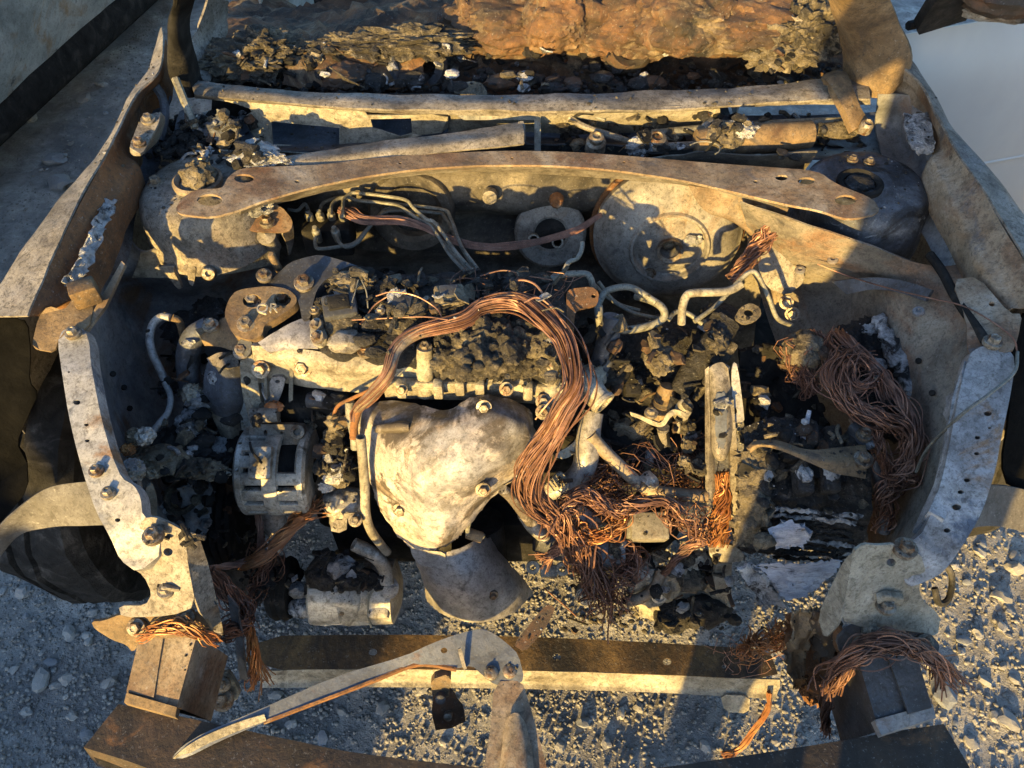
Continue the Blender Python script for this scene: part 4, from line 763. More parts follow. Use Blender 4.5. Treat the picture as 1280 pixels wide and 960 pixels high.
# cylinder head top & char
vc = MB().surf([[(372, 350, .755), (450, 345, .76), (560, 342, .76), (640, 345, .76), (702, 350, .755)], [(380, 385, .76), (450, 380, .765), (560, 375, .77), (640, 375, .77), (708, 385, .76)], [(395, 420, .755), (450, 418, .76), (560, 415, .76), (640, 415, .765), (710, 420, .755)], [(400, 445, .745), (450, 448, .75), (540, 455, .745), (640, 460, .745), (705, 465, .74)], [(400, 460, .70), (450, 470, .70), (540, 475, .70), (640, 482, .70), (705, 482, .70)]], 10, 14, .006, disp=lambda p: .009 * noise.fractal(p * 24, .9, 2, 5)).build('valve_cover', M['char_blk'], eng)
MB().surf([[(552, 402, .775), (585, 398, .782), (620, 392, .785), (660, 400, .782), (690, 412, .775)], [(545, 425, .775), (580, 422, .785), (620, 420, .785), (655, 425, .785), (690, 432, .775)], [(545, 450, .765), (580, 450, .775), (620, 450, .775), (655, 450, .775), (695, 455, .765)], [(548, 474, .735), (580, 474, .74), (620, 473, .74), (655, 475, .74), (694, 475, .735)]], 16, 16, .006, disp=lambda p: .020 * noise.fractal(p * 26, .8, 2.1, 5) + .008 * abs(noise.noise(p * 70)), rag=.003).build('charred_cover', M['char'], vc)
for i in range(26):
    px, py = rnd.uniform(548, 692), rnd.uniform(398, 472); s_ = rnd.uniform(.004, .012)
    MB().lump(U(px, py, .785), (s_, s_, s_ * .7), 120 + i, .5, 2, 2).build('char_lump', M['char'], vc, ang=25)
for px, py, s_ in ((408, 378, .012), (470, 405, .014), (480, 360, .012), (520, 352, .012), (600, 358, .014), (645, 362, .012), (455, 425, .012), (500, 425, .014), (640, 352, .014), (590, 345, .01), (470, 440, .01)):
    MB().lump(U(px, py, .772), (s_ * 1.6, s_, s_ * .6), int(px), .5, 3, 2.4).build('char_lump', M['char_blk'], vc)
# ignition coils
def coil(px, py, z, rz, lab, m1, m2, sz=(.044, .034, .024)):
    c = U(px, py, z); rt = Matrix.Rotation(rz, 4, 'Z') @ Matrix.Rotation(.18, 4, 'X')
    t = thing('ignition_coil', lab, 'ignition coil', c + Vector((0, 0, -.03)), 'ignition coils on the engine')
    MB().box(c, sz, rt, .005).build('coil_body', m1, t)
    MB().box(c + Vector((0, 0, sz[2] * .55)), (sz[0] * .62, sz[1] * .6, .006), rt, .002).build('coil_top', m2, t)
    MB().lump(c + Vector((0, -.014, -.02)), (sz[0] * .55, .024, .018), int(px), .4, 3, 3).build('burnt_boot', M['char'], t)
    bolt(t, c + Vector((-sz[0] * .75, -.004, -.002)), .005)
coil(504, 385, .80, -.1, 'cracked square ignition coil under thin copper wires', M['char'], M['blue'])
coil(562, 372, .805, .12, 'brown square ignition coil right of the wire wrapped one', M['clay'], M['blue'])
coil(425, 384, .785, .25, 'flat black ignition coil beside the engine mount plate', M['blue'], M['soot'], (.05, .042, .018))
rc = thing('filler_neck', 'round black filler cap crusted with brown clay on the engine top', 'filler cap', U(443, 358, .76))
MB().lathe(U(443, 358, .77), (.05, -.2, 1), [(.034, -.01), (.036, .006), (.028, .012), (.026, .018), (0, .02)], 28).build('neck', M['soot'], rc)
MB().lump(U(440, 352, .79), (.03, .02, .014), 77, .5, 4, 2.8).build('clay_crust', M['clay'], rc)
# timing cover, dark blue
tc = MB().plate([(328, 352, .775), (347, 342, .78), (362, 328, .785), (380, 322, .785), (400, 318, .785), (430, 326, .785), (462, 338, .785), (466, 350, .78), (445, 344, .78), (425, 342, .782), (408, 348, .782), (396, 362, .78), (391, 380, .775), (388, 398, .765), (378, 402, .765), (374, 380, .775), (368, 366, .775), (352, 360, .775)], t=.03).build('timing_cover', M['blue'], eng)
bolt(tc, U(380, 353, .785), .010, (.1, -.25, 1)); bolt(tc, U(330, 344, .785), .008, (.1, -.25, 1))
MB().lathe(U(344, 328, .79), (0, -.3, 1), [(.006, -.03), (.006, .02), (.004, .024), (0, .024)], 12).build('dowel', M['brown'], tc)
MB().surf([[(385, 395, .765), (350, 410, .765), (322, 428, .755)], [(392, 412, .76), (362, 424, .76), (330, 436, .75)], [(398, 436, .752), (370, 436, .752), (335, 440, .748)]], 6, 6, .02, disp=dent(.003, 20)).build('head_corner', M['shield_b'], eng)
# engine mount plate with the three sunken bolts
mp_ = thing('engine_mount', 'brown engine mount plate with three sunken bolts', 'engine mount', U(320, 395, .70))
mtop = MB().plate([(280, 392, .768), (286, 374, .772), (296, 362, .775), (336, 357, .778), (360, 361, .778), (371, 371, .778), (370, 381, .775), (345, 398, .77), (330, 406, .766), (328, 418, .76), (318, 424, .755), (306, 424, .755), (292, 418, .757), (286, 408, .762)], [(315, 376, 12, 8.5), (353, 374, 11, 8.5), (308, 405, 11, 9)], t=.016, rnd_=2).build('mount_plate', M['brown'], mp_)
MB().plate([(284, 392, .752), (290, 370, .757), (340, 362, .76), (366, 372, .76), (340, 396, .755), (324, 416, .745), (292, 414, .745)], t=.012).build('base_plate', M['rust_dark'], mp_)
for px, py in ((315, 376), (353, 374), (308, 405)): bolt(mp_, U(px, py, .762), .0095, (.05, -.3, 1))
MB().surf([[(251, 420, .735), (270, 404, .745), (284, 396, .752), (294, 404, .752)], [(252, 426, .722), (272, 418, .736), (290, 412, .745), (304, 420, .745)], [(256, 432, .71), (275, 434, .72), (290, 438, .725), (300, 438, .73)]], 5, 5, .014, disp=dent(.002, 20)).build('mount_horn', M['brown'], mp_)
bolt(mp_, U(263, 406, .75), .008); bolt(mp_, U(302, 439, .735), .0085, (0, -.4, 1))
MB().plate([(297, 424, .75), (316, 424, .752), (312, 446, .735), (296, 446, .73)], t=.008).build('stay', M['blue'], mp_)
def text_mesh(body, size, loc, rot, ext, mt, parent, nm):
    cu = bpy.data.curves.new(nm, 'FONT'); cu.body = body; cu.size = size; cu.extrude = ext; cu.align_x = 'CENTER'; cu.align_y = 'CENTER'
    to = bpy.data.objects.new(nm, cu); scene.collection.objects.link(to); dg = bpy.context.evaluated_depsgraph_get()
    me = bpy.data.meshes.new_from_object(to.evaluated_get(dg)); bpy.data.objects.remove(to)
    me.materials.clear(); me.materials.append(mt); o = bpy.data.objects.new(nm, me); scene.collection.objects.link(o)
    o.parent = parent; o.location = Vector(loc) - WL[parent.name]; o.rotation_euler = rot; WL[o.name] = Vector(loc); return o
text_mesh('QR', .023, U(334, 386, .7785), (R(8), 0, R(4)), .002, M['castyel'], mp_, 'lettering')
# lit head wall with bosses
hw = MB().surf([[(314, 432, .748), (350, 434, .75), (390, 438, .75), (440, 446, .748), (500, 442, .745), (546, 442, .742)], [(316, 446, .73), (350, 449, .735), (390, 453, .738), (440, 462, .735), (500, 460, .73), (546, 460, .728)], [(320, 462, .71), (350, 464, .70), (390, 472, .705), (440, 478, .705), (500, 480, .70), (546, 478, .70)], [(322, 478, .69), (350, 478, .67), (390, 484, .68), (440, 490, .685), (500, 492, .68), (546, 490, .68)]], 7, 8, .02, disp=dent(.004, 22)).build('cylinder_head', M['castyel'], eng)
MB().tube([U(531, 434, .765), U(531, 446, .748), U(532, 492, .68)], [.012, .0125, .014], 16, smooth=False).build('boss', M['castyel'], hw)
bolt(hw, U(531, 434, .765), .007, (0, -.2, 1)); bolt(hw, U(326, 462, .715), .009, (0, -.8, .6)); bolt(hw, U(378, 459, .725), .010, (0, -.8, .6)); bolt(hw, U(457, 438, .757), .008)
MB().lump(U(433, 427, .765), (.026, .02, .012), 65, .4, 3, 2).build('melted_tab', M['tan'], hw)
for px, py in ((395, 406), (397, 421)): bolt(hw, U(px, py, .775), .007, (-.4, -.4, .8)); 
MB().plate([(388, 400, .768), (402, 400, .772), (410, 424, .765), (400, 434, .76), (388, 428, .76)], t=.012).build('sensor_tab', M['castyel'], hw)
MB().plate([(299, 446, .73), (318, 440, .735), (325, 500, .66), (330, 520, .63), (312, 528, .62), (302, 490, .67)], t=.015).build('timing_flange', M['castyel'], eng)
# exhaust side ledge
lg = MB().surf([[(478, 472, .712), (560, 473, .712), (640, 474, .712), (705, 478, .712)], [(478, 479, .714), (560, 480, .714), (640, 481, .714), (705, 486, .714)], [(480, 488, .695), (560, 490, .695), (640, 492, .695), (705, 498, .695)], [(482, 498, .67), (560, 500, .67), (640, 502, .67), (705, 508, .67)]], 4, 12, .01, disp=dent(.002, 20)).build('head_ledge', M['castyel'], eng)
for px, py in ((502, 485), (575, 482), (600, 484), (633, 484), (660, 488), (548, 486)):
    MB().box(U(px, py, .712), (.014, .018, .03), Matrix.Rotation(.0, 4, 'Z'), .003).build('ledge_boss', M['castyel'], lg)
bolt(lg, U(502, 487, .72), .006, (0, -.8, .6)); bolt(lg, U(633, 486, .724), .007, (0, -.8, .6))
MB().plate([(608, 473, .722), (652, 472, .722), (656, 480, .718), (608, 479, .718)], t=.008).build('date_plate', M['castyel'], lg)
eb = MB().surf([[(672, 472, .72), (690, 470, .725), (708, 474, .72)], [(672, 500, .69), (690, 500, .70), (710, 505, .69)], [(676, 525, .65), (692, 528, .66), (708, 530, .65)]], 5, 5, .02, disp=dent(.004, 25)).build('end_casting', M['castyel'], eng)
MB().tube([U(692, 456, .755), U(692, 480, .72)], .010, 14, smooth=False).build('boss', M['castyel'], eb)
for px, py in ((679, 502), (679, 515), (692, 456)): bolt(eb, U(px, py, .70 if py > 460 else .757), .0075, (0, -.7, .7))
MB().lump(U(690, 428, .765), (.026, .036, .02), 51, .25, 4, 2).build('melted_cover_end', M['alu_melt'], vc)
for i in range(22):
    px, py = rnd.uniform(375, 450), rnd.uniform(490, 560); s_ = rnd.uniform(.012, .026)
    MB().lump(U(px, py, .60 - (py - 490) * .0008), (s_, s_ * .8, s_ * .8), 700 + i, .5, 3, 2.6).build('burnt_mass', M['char_blk'], eng)
MB().tube(pts3([(385, 500, .66), (410, 502, .66), (440, 508, .65)]), .012, 12).build('water_rail', M['blue'], eng)
# ---- heat shield
HS = [[(447, 507, .655), (468, 504, .67), (490, 500, .68), (525, 506, .69), (560, 512, .70), (592, 496, .705), (628, 496, .705), (650, 503, .695), (664, 513, .68)],
      [(446, 528, .645), (468, 530, .67), (490, 530, .685), (525, 530, .70), (560, 530, .71), (600, 524, .715), (640, 523, .71), (660, 530, .69), (672, 545, .655)],
      [(451, 563, .62), (470, 565, .645), (490, 565, .665), (525, 565, .685), (555, 564, .69), (600, 560, .695), (635, 558, .68), (654, 562, .66), (669, 570, .63)],
      [(461, 603, .58), (478, 605, .61), (497, 605, .63), (522, 605, .65), (548, 604, .655), (588, 600, .655), (620, 595, .64), (637, 594, .62), (652, 594, .59)],
      [(477, 639, .53), (492, 640, .56), (508, 640, .58), (527, 641, .60), (547, 640, .605), (573, 635, .605), (593, 631, .59), (604, 627, .57), (614, 622, .55)],
      [(496, 667, .48), (507, 670, .51), (518, 672, .53), (532, 675, .55), (547, 676, .555), (564, 669, .555), (576, 662, .54), (584, 656, .52), (590, 648, .51)],
      [(511, 683, .45), (519, 686, .47), (527, 688, .49), (536, 690, .50), (546, 690, .505), (557, 686, .50), (565, 681, .49), (572, 675, .475), (578, 668, .46)]]
def hsd(p): return .005 * noise.fractal(p * 11, 1, 2, 3) + .0018 * noise.fractal(p * 40, 1, 2, 3)
hs = MB().surf(HS, 8, 6, .003, disp=hsd, rag=.0012).build('heat_shield', M['shield'], eng, label='pinkish grey pressed exhaust heat shield with dark scorch patch')
for px, py, z in ((605, 509, .715), (500, 637, .575), (604, 612, .635)): bolt(hs, U(px, py, z), .0075, (0, -.85, .5))
MB().tube([U(468, 536, .675), U(500, 534, .69), U(512, 534, .692)], [.006, .009, .007], 10).build('pressed_rib', M['shield'], hs)
CS = [[(512, 682, .44), (524, 690, .455), (540, 692, .465), (562, 690, .47), (590, 678, .46), (604, 672, .44), (613, 672, .41)],
      [(522, 708, .385), (534, 716, .41), (550, 721, .425), (578, 722, .435), (608, 713, .42), (624, 706, .395), (634, 702, .36)],
      [(531, 736, .325), (543, 746, .35), (560, 752, .365), (592, 754, .375), (628, 746, .355), (646, 737, .335), (657, 728, .30)],
      [(533, 750, .295), (545, 762, .315), (562, 770, .33), (598, 778, .335), (634, 769, .32), (652, 757, .30), (667, 741, .27)]]
cs = MB().surf(CS, 8, 6, .003, disp=lambda p: .003 * noise.fractal(p * 14, 1, 2, 3), rag=.0012).build('catalyst_shield', M['shield_b'], eng, label='blue grey curved catalyst shield under the main heat shield')
MB().plate([(512, 680, .455), (530, 688, .47), (556, 690, .475), (558, 704, .455), (548, 712, .44), (524, 706, .43), (515, 695, .44)], t=.003).build('shield_flap', M['shield_b'], cs)
bolt(cs, U(616, 744, .372), .006, (.1, -.9, .3))
MB().tube([U(596, 690, .40) + Vector((0, .06, 0)), U(598, 730, .32) + Vector((0, .05, 0)), U(602, 780, .20) + Vector((0, .05, 0))], [.045, .05, .045], 24).build('catalyst', M['soot'], eng)
MB().tube(pts3([(606, 610, .60), (590, 640, .56), (585, 668, .50), (600, 672, .48), (604, 668, .485)]), .004, 8).build('sensor_wire', M['line'], eng)
MB().tube([U(584, 666, .50), U(602, 672, .49)], .009, 12, smooth=False).build('oxygen_sensor', M['brown'], eng)
MB().tube(pts3([(628, 612, .60), (640, 622, .58), (662, 650, .53), (682, 672, .48)]), [.008, .009, .010, .009], 10).build('manifold_stay', M['shield'], eng)
MB().lump(U(655, 588, .62), (.012, .02, .012), 41, .4, 3, 3).build('melted_lug', M['alu_melt'], eng)
# ---- tensioner cover etc. on the left
tn = MB().surf([[(262, 446, .70), (278, 442, .705), (298, 446, .70)], [(256, 470, .675), (278, 468, .69), (302, 470, .68)], [(256, 500, .645), (278, 502, .66), (304, 500, .65)], [(262, 516, .62), (280, 522, .63), (300, 518, .62)]], 5, 5, .03, disp=dent(.003, 16)).build('tensioner_cover', M['blue'], eng)
MB().surf([[(262, 514, .625), (282, 520, .63), (300, 516, .625)], [(270, 532, .60), (285, 536, .605), (300, 532, .60)], [(280, 556, .56), (290, 560, .565), (298, 556, .56)]], 5, 5, .014, disp=dent(.002, 20)).build('tensioner_foot', M['castyel'], eng)
MB().surf([[(258, 448, .698), (278, 440, .708), (298, 446, .702)], [(262, 456, .694), (280, 460, .70), (298, 458, .694)]], 4, 5, .012, disp=dent(.003, 30)).build('lit_cover_top', M['tan'], tn)  # paler sheet paints the light on top of the dark cover
MB().tube(pts3([(262, 408, .72), (244, 420, .71), (236, 440, .69), (236, 470, .65), (242, 500, .60), (246, 520, .57)]), [.016, .018, .019, .018, .016, .014], 14).build('charred_hose', M['blue'], eng)
cp = Vector(U(308, 650, .36)); 
MB().lathe(cp + Vector((-.02, .02, 0)), (-1, 0, 0), [(.10, -.02), (.105, -.015), (.10, -.008), (.105, 0), (.10, .007), (.105, .014), (.095, .02), (.05, .015), (0, .015)], 40).build('crank_pulley', M['soot'], eng)
ip = U(302, 572, .54)
MB().lathe(ip, (-1, 0, 0), [(.042, -.022)] + [(.042 + (.003 if i % 2 else 0), -.02 + i * .004) for i in range(11)] + [(.03, .022), (0, .018)], 32).build('ribbed_pulley', M['soot'], eng)
MB().surf([[(279, 570, .56), (284, 572, .56)], [(282, 600, .50), (298, 590, .50)], [(286, 628, .44), (310, 610, .44)]], 5, 4, .004).build('belt_guard', M['rust_dark'], eng)
# ---- alternator
al = thing('alternator', 'pale alternator with slotted end bells left of the heat shield', 'alternator', U(352, 590, .47))
ac = U(352, 588, .545)
MB().lathe(ac, (1, 0, 0), [(.0, -.055), (.052, -.052), (.056, 0), (.052, .052), (0, .055)], 32).build('rotor_core', M['soot'], al)
MB().ring(ac, (1, 0, 0), [(.066, -.012), (.072, -.010), (.072, .012), (.066, .014)], 40).build('stator_ring', M['alu'], al)
for sgn in (-1, 1):
    e = MB().ring(ac + Vector((sgn * .047, 0, 0)), (1, 0, 0), [(.02, -.008), (.066, -.008), (.071, -.004), (.071, .004), (.066, .008), (.02, .008)], 40).build('end_bell', M['alu'], al)
    for k in range(16):
        a = k / 16 * 6.283
        if 1.0 < a < 2.0 and sgn > 0: continue
        d = Vector((0, math.cos(a), math.sin(a)))
        MB().box(ac + Vector((sgn * .027, 0, 0)) + d * .064, (.040, .012, .019), Matrix.Rotation(a, 4, 'X'), .0015).build('fin', M['alu'], al)
MB().box(ac + Vector((-.01, -.03, .066)), (.035, .05, .016), Matrix.Rotation(.5, 4, 'X'), .004).build('terminal_block', M['alu'], al)
ab = MB().plate([(311, 533, .625), (314, 530, .627), (378, 531, .627), (381, 536, .622), (381, 553, .602), (377, 556, .60), (313, 556, .60)], [(332, 541, 2.6, 3.8), (372, 540, 3.6, 3.8), (352, 541, 2, 1.5)], t=.012).build('mount_bracket', M['tan'], al)
MB().lathe(U(372, 540, .622), (0, -.5, .85), [(.011, -.004), (.011, .002), (.006, .003), (.006, -.003), (0, -.003)], 18).build('bushing', M['bolt'], ab)
MB().tube([U(344, 632, .47), U(340, 645, .45), U(350, 665, .42)], [.02, .022, .02], 14).build('lower_ear', M['shield_b'], al)
# burnt connector block between alternator and shield
cn = thing('connector_cluster', 'charred black and white wiring connectors between alternator and heat shield', 'connector', U(418, 590, .52))
for i, (px, py, z, sx, sy, sz, mt) in enumerate([(421, 528, .66, .016, .014, .016, 'clay'), (416, 545, .63, .014, .012, .014, 'char'), (415, 560, .61, .02, .016, .016, 'char_blk'), (412, 580, .59, .022, .018, .018, 'char_blk'), (428, 575, .59, .016, .016, .016, 'char_blk'), (418, 595, .57, .018, .014, .012, 'ashwhite'), (408, 608, .55, .012, .01, .01, 'ashwhite'), (425, 602, .56, .014, .01, .01, 'clay'), (436, 585, .58, .012, .02, .014, 'char_blk')]):
    MB().lump(U(px, py, z), (sx, sy, sz), 200 + i, .5, 3, 2.8).build('burnt_connector', M[mt], cn)
MB().box(U(426, 527, .67), (.022, .016, .018), Matrix.Rotation(.2, 4, 'Z') @ Matrix.Rotation(.6, 4, 'X'), .002).build('plug_shell', M['brown'], cn)
MB().lump(U(430, 628, .51), (.035, .028, .024), 220, .3, 4, 2).build('pump_body', M['alu'], cn)
MB().tube([U(422, 636, .51), U(420, 654, .48)], [.012, .011], 14, smooth=False).build('pump_port', M['alu'], cn)
# bracket between head and alternator
sbk = thing('sensor_bracket', 'upright forked steel bracket above the alternator', 'bracket', U(348, 490, .62))
MB().plate([(329, 458, .71), (333, 456, .712), (334, 498, .66), (330, 500, .655)], t=.012, rnd_=0).build('bracket_leg', M['line'], sbk)
MB().plate([(362, 462, .71), (367, 458, .712), (366, 500, .655), (361, 503, .65)], t=.012, rnd_=0).build('bracket_leg', M['line'], sbk)
MB().plate([(336, 472, .69), (358, 470, .692), (352, 492, .66), (346, 506, .64), (338, 504, .64)], [(347, 477, 3, 2.4)], t=.006).build('bracket_web', M['shield_b'], sbk)
MB().tube([U(314, 520, .645), U(348, 518, .645)], .012, 14, smooth=False).build('cross_tube', M['tan'], sbk)
MB().lump(U(343, 508, .652), (.014, .008, .008), 55, .4, 3, 3).build('copper_melt', M['copper_o'], sbk)
# dipstick tube
dt = thing('dipstick_tube', 'open yellowish metal tube standing left of the heat shield', 'tube', U(460, 640, .45))
MB().tube(pts3([(451, 546, .69), (454, 580, .645), (456, 610, .60), (457, 640, .555), (463, 662, .51), (477, 682, .45), (484, 690, .42)]), .0072, 14, hollow=.72).build('pipe', M['castyel'], dt)
tb = MB().plate([(413, 655, .53), (420, 650, .535), (428, 650, .535), (430, 642, .545), (456, 640, .55), (456, 646, .545), (434, 648, .54), (433, 662, .525), (424, 666, .52), (414, 664, .52)], [(419, 659, 2.4, 2)], t=.004, rnd_=0).build('tube_bracket', M['tan'], dt)
bolt(dt, U(444, 650, .555), .007, (0, -.6, .8))
MB().tube(pts3([(437, 502, .70), (438, 520, .68), (443, 545, .66), (444, 560, .64)]), .007, 10).build('cable_end', M['line'], dt)
# ---- compressor
co = thing('compressor', 'bright cast aluminium compressor low down behind the crossmember', 'compressor', U(430, 760, .22))
cc_ = U(432, 752, .30)
MB().lathe(cc_ + Vector((-.055, .02, 0)), (1, 0, 0), [(.05, -.005), (.058, 0), (.058, .05), (.054, .055), (.054, .1), (.058, .105), (.056, .14), (.03, .15), (0, .15)], 32).build('compressor_body', M['alu'], co)
MB().surf([[(385, 738, .345), (415, 740, .35), (440, 735, .35), (462, 738, .345)], [(384, 758, .32), (415, 760, .335), (440, 758, .335), (464, 758, .32)], [(388, 780, .28), (415, 782, .29), (440, 783, .29), (463, 782, .28)]], 6, 7, .01, disp=dent(.006, 25)).build('compressor_shell', M['alu'], co)
MB().box(U(476, 756, .31), (.038, .05, .055), Matrix.Rotation(.35, 4, 'X'), .008).build('rear_head', M['alu'], co)
MB().plate([(465, 742, .345), (472, 738, .35), (487, 740, .35), (492, 744, .345), (478, 752, .335), (470, 750, .335)], t=.01).build('port_gasket', M['blue'], co)
MB().tube(pts3([(442, 680, .44), (458, 688, .425), (474, 700, .40), (482, 714, .375), (484, 730, .36)]), [.011, .012, .012, .012, .012], 16, hollow=.8).build('pipe_stub', M['alu'], co)
MB().lathe(U(484, 735, .35), (0, -.4, 1), [(.018, -.02), (.02, 0), (.013, .006), (0, .008)], 18).build('pipe_fitting', M['alu_melt'], co)
for i, (px, py, z, s_, mt) in enumerate([(376, 760, .31, .022, 'ashwhite'), (374, 738, .33, .018, 'alu_melt'), (405, 720, .36, .03, 'char_blk'), (425, 710, .37, .028, 'alu_melt'), (440, 722, .36, .03, 'char_blk'), (408, 700, .38, .02, 'char_blk'), (460, 725, .35, .022, 'char_blk')]):
    MB().lump(U(px, py, z), (s_, s_ * .8, s_ * .8), 230 + i, .4, 3, 2.8).build('melted_plastic', M[mt], co)
MB().box(U(424, 766, .318), (.018, .008, .01), Matrix.Rotation(.6, 4, 'X'), .002).build('lug', M['brown'], co)
MB().box(U(404, 772, .302), (.022, .004, .01), Matrix.Rotation(.6, 4, 'X'), .001).build('tag_plate', M['brown'], co)
MB().tube(pts3([(464, 784, .29), (460, 765, .325), (462, 745, .352), (480, 720, .365)]), .0022, 6).build('clamp_wire', M['line'], co)
MB().lathe(U(352, 735, .31), (-1, 0, 0), [(.052, -.02), (.056, -.012), (.052, -.004), (.056, .004), (.052, .012), (.045, .018), (0, .014)], 36).build('compressor_pulley', M['soot'], co)
# ================================================================ brake booster and lines
bo = thing('brake_booster', 'big round brake booster drum with rust rim against the firewall', 'brake booster', UY(836, 318, 1.10))
bc = UY(836, 306, 1.075); bax = Vector((-.06, -1, .14))
MB().lathe(bc, bax, [(.10, -.06), (.128, -.055), (.135, -.045), (.135, -.03), (.128, -.024), (.124, -.016), (.112, -.002), (.085, .010), (.073, .012), (.070, .018), (.066, .018), (.062, .006), (.058, .004), (.034, .010), (.024, .012), (.022, .018), (.018, .018), (.0165, .004), (.016, -.01), (0, -.01)], 64).build('drum', M['booster'], bo)
q = bax.to_track_quat('Z', 'Y')
MB().ring(bc + bax.normalized() * .019, bax, [(.0175, 0), (.0235, .004), (.0235, -.004), (.0175, -.004)], 24).build('port_ring', M['bolt'], bo)
MB().lump(bc + bax.normalized() * .003, (.010, .006, .010), 3, .5, 3, 3).build('port_residue', M['char'], bo)
def bp(px, py, off=.012):
    p = UY(px, py, 1.06); d = (p - bc).dot(bax.normalized()); return p - bax.normalized() * (d - off)
MB().lathe(bp(799, 284, .0), bax, [(.011, -.005), (.011, .003), (.0085, .003), (.008, -.004), (0, -.004)], 16).build('vacuum_port', M['soot'], bo)
bolt(bo, bp(812, 343, .008), .008, bax); 
MB().lump(bp(866, 302, .012), (.016, .006, .012), 13, .5, 3, 3).build('molten_drip', M['alu_melt'], bo)
MB().ring(bc + bax.normalized() * -.05, bax, [(.128, 0), (.142, .004), (.142, -.004), (.128, -.006)], 56).build('rim_flange', M['rust'], bo)

ab_ = thing('brake_control_block', 'sooty brake control block with pipe unions left of the firewall', 'hydraulic block', U(412, 300, .66))
MB().box(U(412, 292, .70), (.085, .06, .06), Matrix.Rotation(.05, 4, 'Z'), .006).build('block', M['soot'], ab_)
for px, py in ((387, 272), (401, 272), (415, 271), (429, 272), (396, 292), (420, 292)):
    MB().lathe(U(px, py, .735), (0, -.25, 1), [(.006, -.02), (.0075, 0), (.0075, .008), (.005, .010), (.004, .018), (0, .018)], 12).build('union_nut', M['line'], ab_)
def Z(x, y): return 360 + x / 5.333, 210 + y / 5.333
lines = [([(360, 262), (372, 263), (381, 255), (386, 264), (388, 274)], .74), ([(401, 272), (401, 258), (409, 251), (425, 247), (436, 249)], .745), ([(414, 270), (415, 256), (424, 248), (436, 247), (450, 251), (490, 254), (503, 256)], .755),
         ([(429, 270), (429, 252), (436, 243), (446, 241), (480, 245), (507, 250), (517, 260), (533, 274), (545, 280), (570, 315), (590, 338)], .76), ([(436, 249), (480, 254), (500, 258), (520, 272), (540, 284), (562, 318), (583, 341)], .75), ([(440, 250), (505, 256), (553, 262), (563, 272), (577, 308), (597, 336)], .745),
         ([(395, 292), (394, 304), (399, 311), (425, 308), (443, 304), (456, 290), (475, 268), (484, 261), (500, 262), (520, 272), (545, 285), (566, 316), (588, 340)], .735), ([(420, 292), (424, 303), (434, 309), (448, 302), (465, 280), (486, 264), (545, 266), (556, 272), (575, 306), (594, 338)], .738)]
for i, (pl, z) in enumerate(lines):
    n = len(pl); P_ = [U(x, y, z - .03 * max(0, (k / (n - 1) - .55)) ) for k, (x, y) in enumerate(pl)]
    lb = ['short brake line curling off the left edge of the control block', 'brake line from the second union of the control block', 'brake line from the third union of the control block', 'topmost brake line arching from the control block to the engine', 'brake line just beneath the topmost one', 'rearmost brake line stepping down across the firewall', 'brake line leaving the front of the control block leftmost', 'brake line leaving the front of the control block nearest the wires'][i]
    solo(MB().tube(P_, .0032, 8, 6), 'brake_line', M['line'], lb, 'brake line', 'brake lines over the firewall')
# pipes left and in front of the booster
pp_ = [([(688, 372, .72), (690, 350, .74), (700, 344, .745), (730, 342, .745), (738, 348, .74), (742, 362, .72)], .0055, 'grey hooked pipe above the orange lifting bracket'), ([(705, 338, .76), (711, 328, .765), (722, 322, .77), (727, 312, .775), (728, 303, .78)], .004, 'thin bent pipe stub left of the booster'),
      ([(746, 385, .72), (752, 372, .73), (758, 364, .735), (775, 359, .74), (790, 360, .74), (805, 368, .735), (820, 378, .73)], .0055, 'grey pipe with a pale flared end below the booster'), ([(762, 412, .70), (790, 412, .70), (818, 405, .70), (830, 396, .71), (828, 385, .72), (815, 376, .72), (795, 370, .71)], .0065, 'wide looping grey pipe below the booster'),
      ([(742, 355, .73), (760, 372, .70), (790, 390, .69), (825, 398, .69)], .003, 'thin straight pipe crossing under the looping pipe'), ([(748, 352, .725), (770, 378, .695), (800, 388, .69)], .003, 'thin short pipe beside the looping pipe'),
      ([(852, 405, .72), (853, 385, .745), (858, 370, .76), (868, 366, .765), (900, 365, .765), (915, 362, .765), (927, 355, .77)], .0065, 'yellowish bent pipe with an open end right of the booster'), ([(868, 402, .70), (895, 382, .71), (925, 350, .74), (938, 340, .75), (948, 345, .745), (962, 375, .71), (972, 398, .68), (990, 407, .66)], .004, 'long thin line bent over towards the right apron'),
      ([(835, 400, .70), (845, 390, .70), (860, 392, .70), (878, 405, .69)], .004, 'short arched grey line below the booster')]
for l, r_, lb in pp_: solo(MB().tube(pts3(l), r_, 10, 6), 'metal_pipe', M['castyel'] if 'yellow' in lb else M['line'], lb, 'pipe')
solo(MB().tube(pts3([(766, 395, .745), (762, 415, .72), (756, 440, .69), (750, 465, .66)]), [.015, .017, .018, .019], 16), 'coolant_hose', M['blue'], 'thick grey blue hose stub rising behind the open pipe flange', 'hose')
solo(MB().tube(pts3([(748, 382, .735), (749, 395, .725), (752, 412, .71)]), .007, 10), 'coolant_hose', M['line'], 'slim grey hose beside the thick blue hose stub', 'hose')
# lifting bracket
solo(MB().plate([(709, 430, .79), (708, 366, .82), (713, 361, .822), (740, 358, .822), (749, 366, .82), (747, 380, .812), (741, 383, .81), (724, 386, .808), (718, 392, .806), (717, 430, .785)], [(742, 370, 3, 2.6)], t=.006), 'lifting_bracket', M['rust'], 'rusty orange L shaped lifting bracket above the engine end', 'bracket')
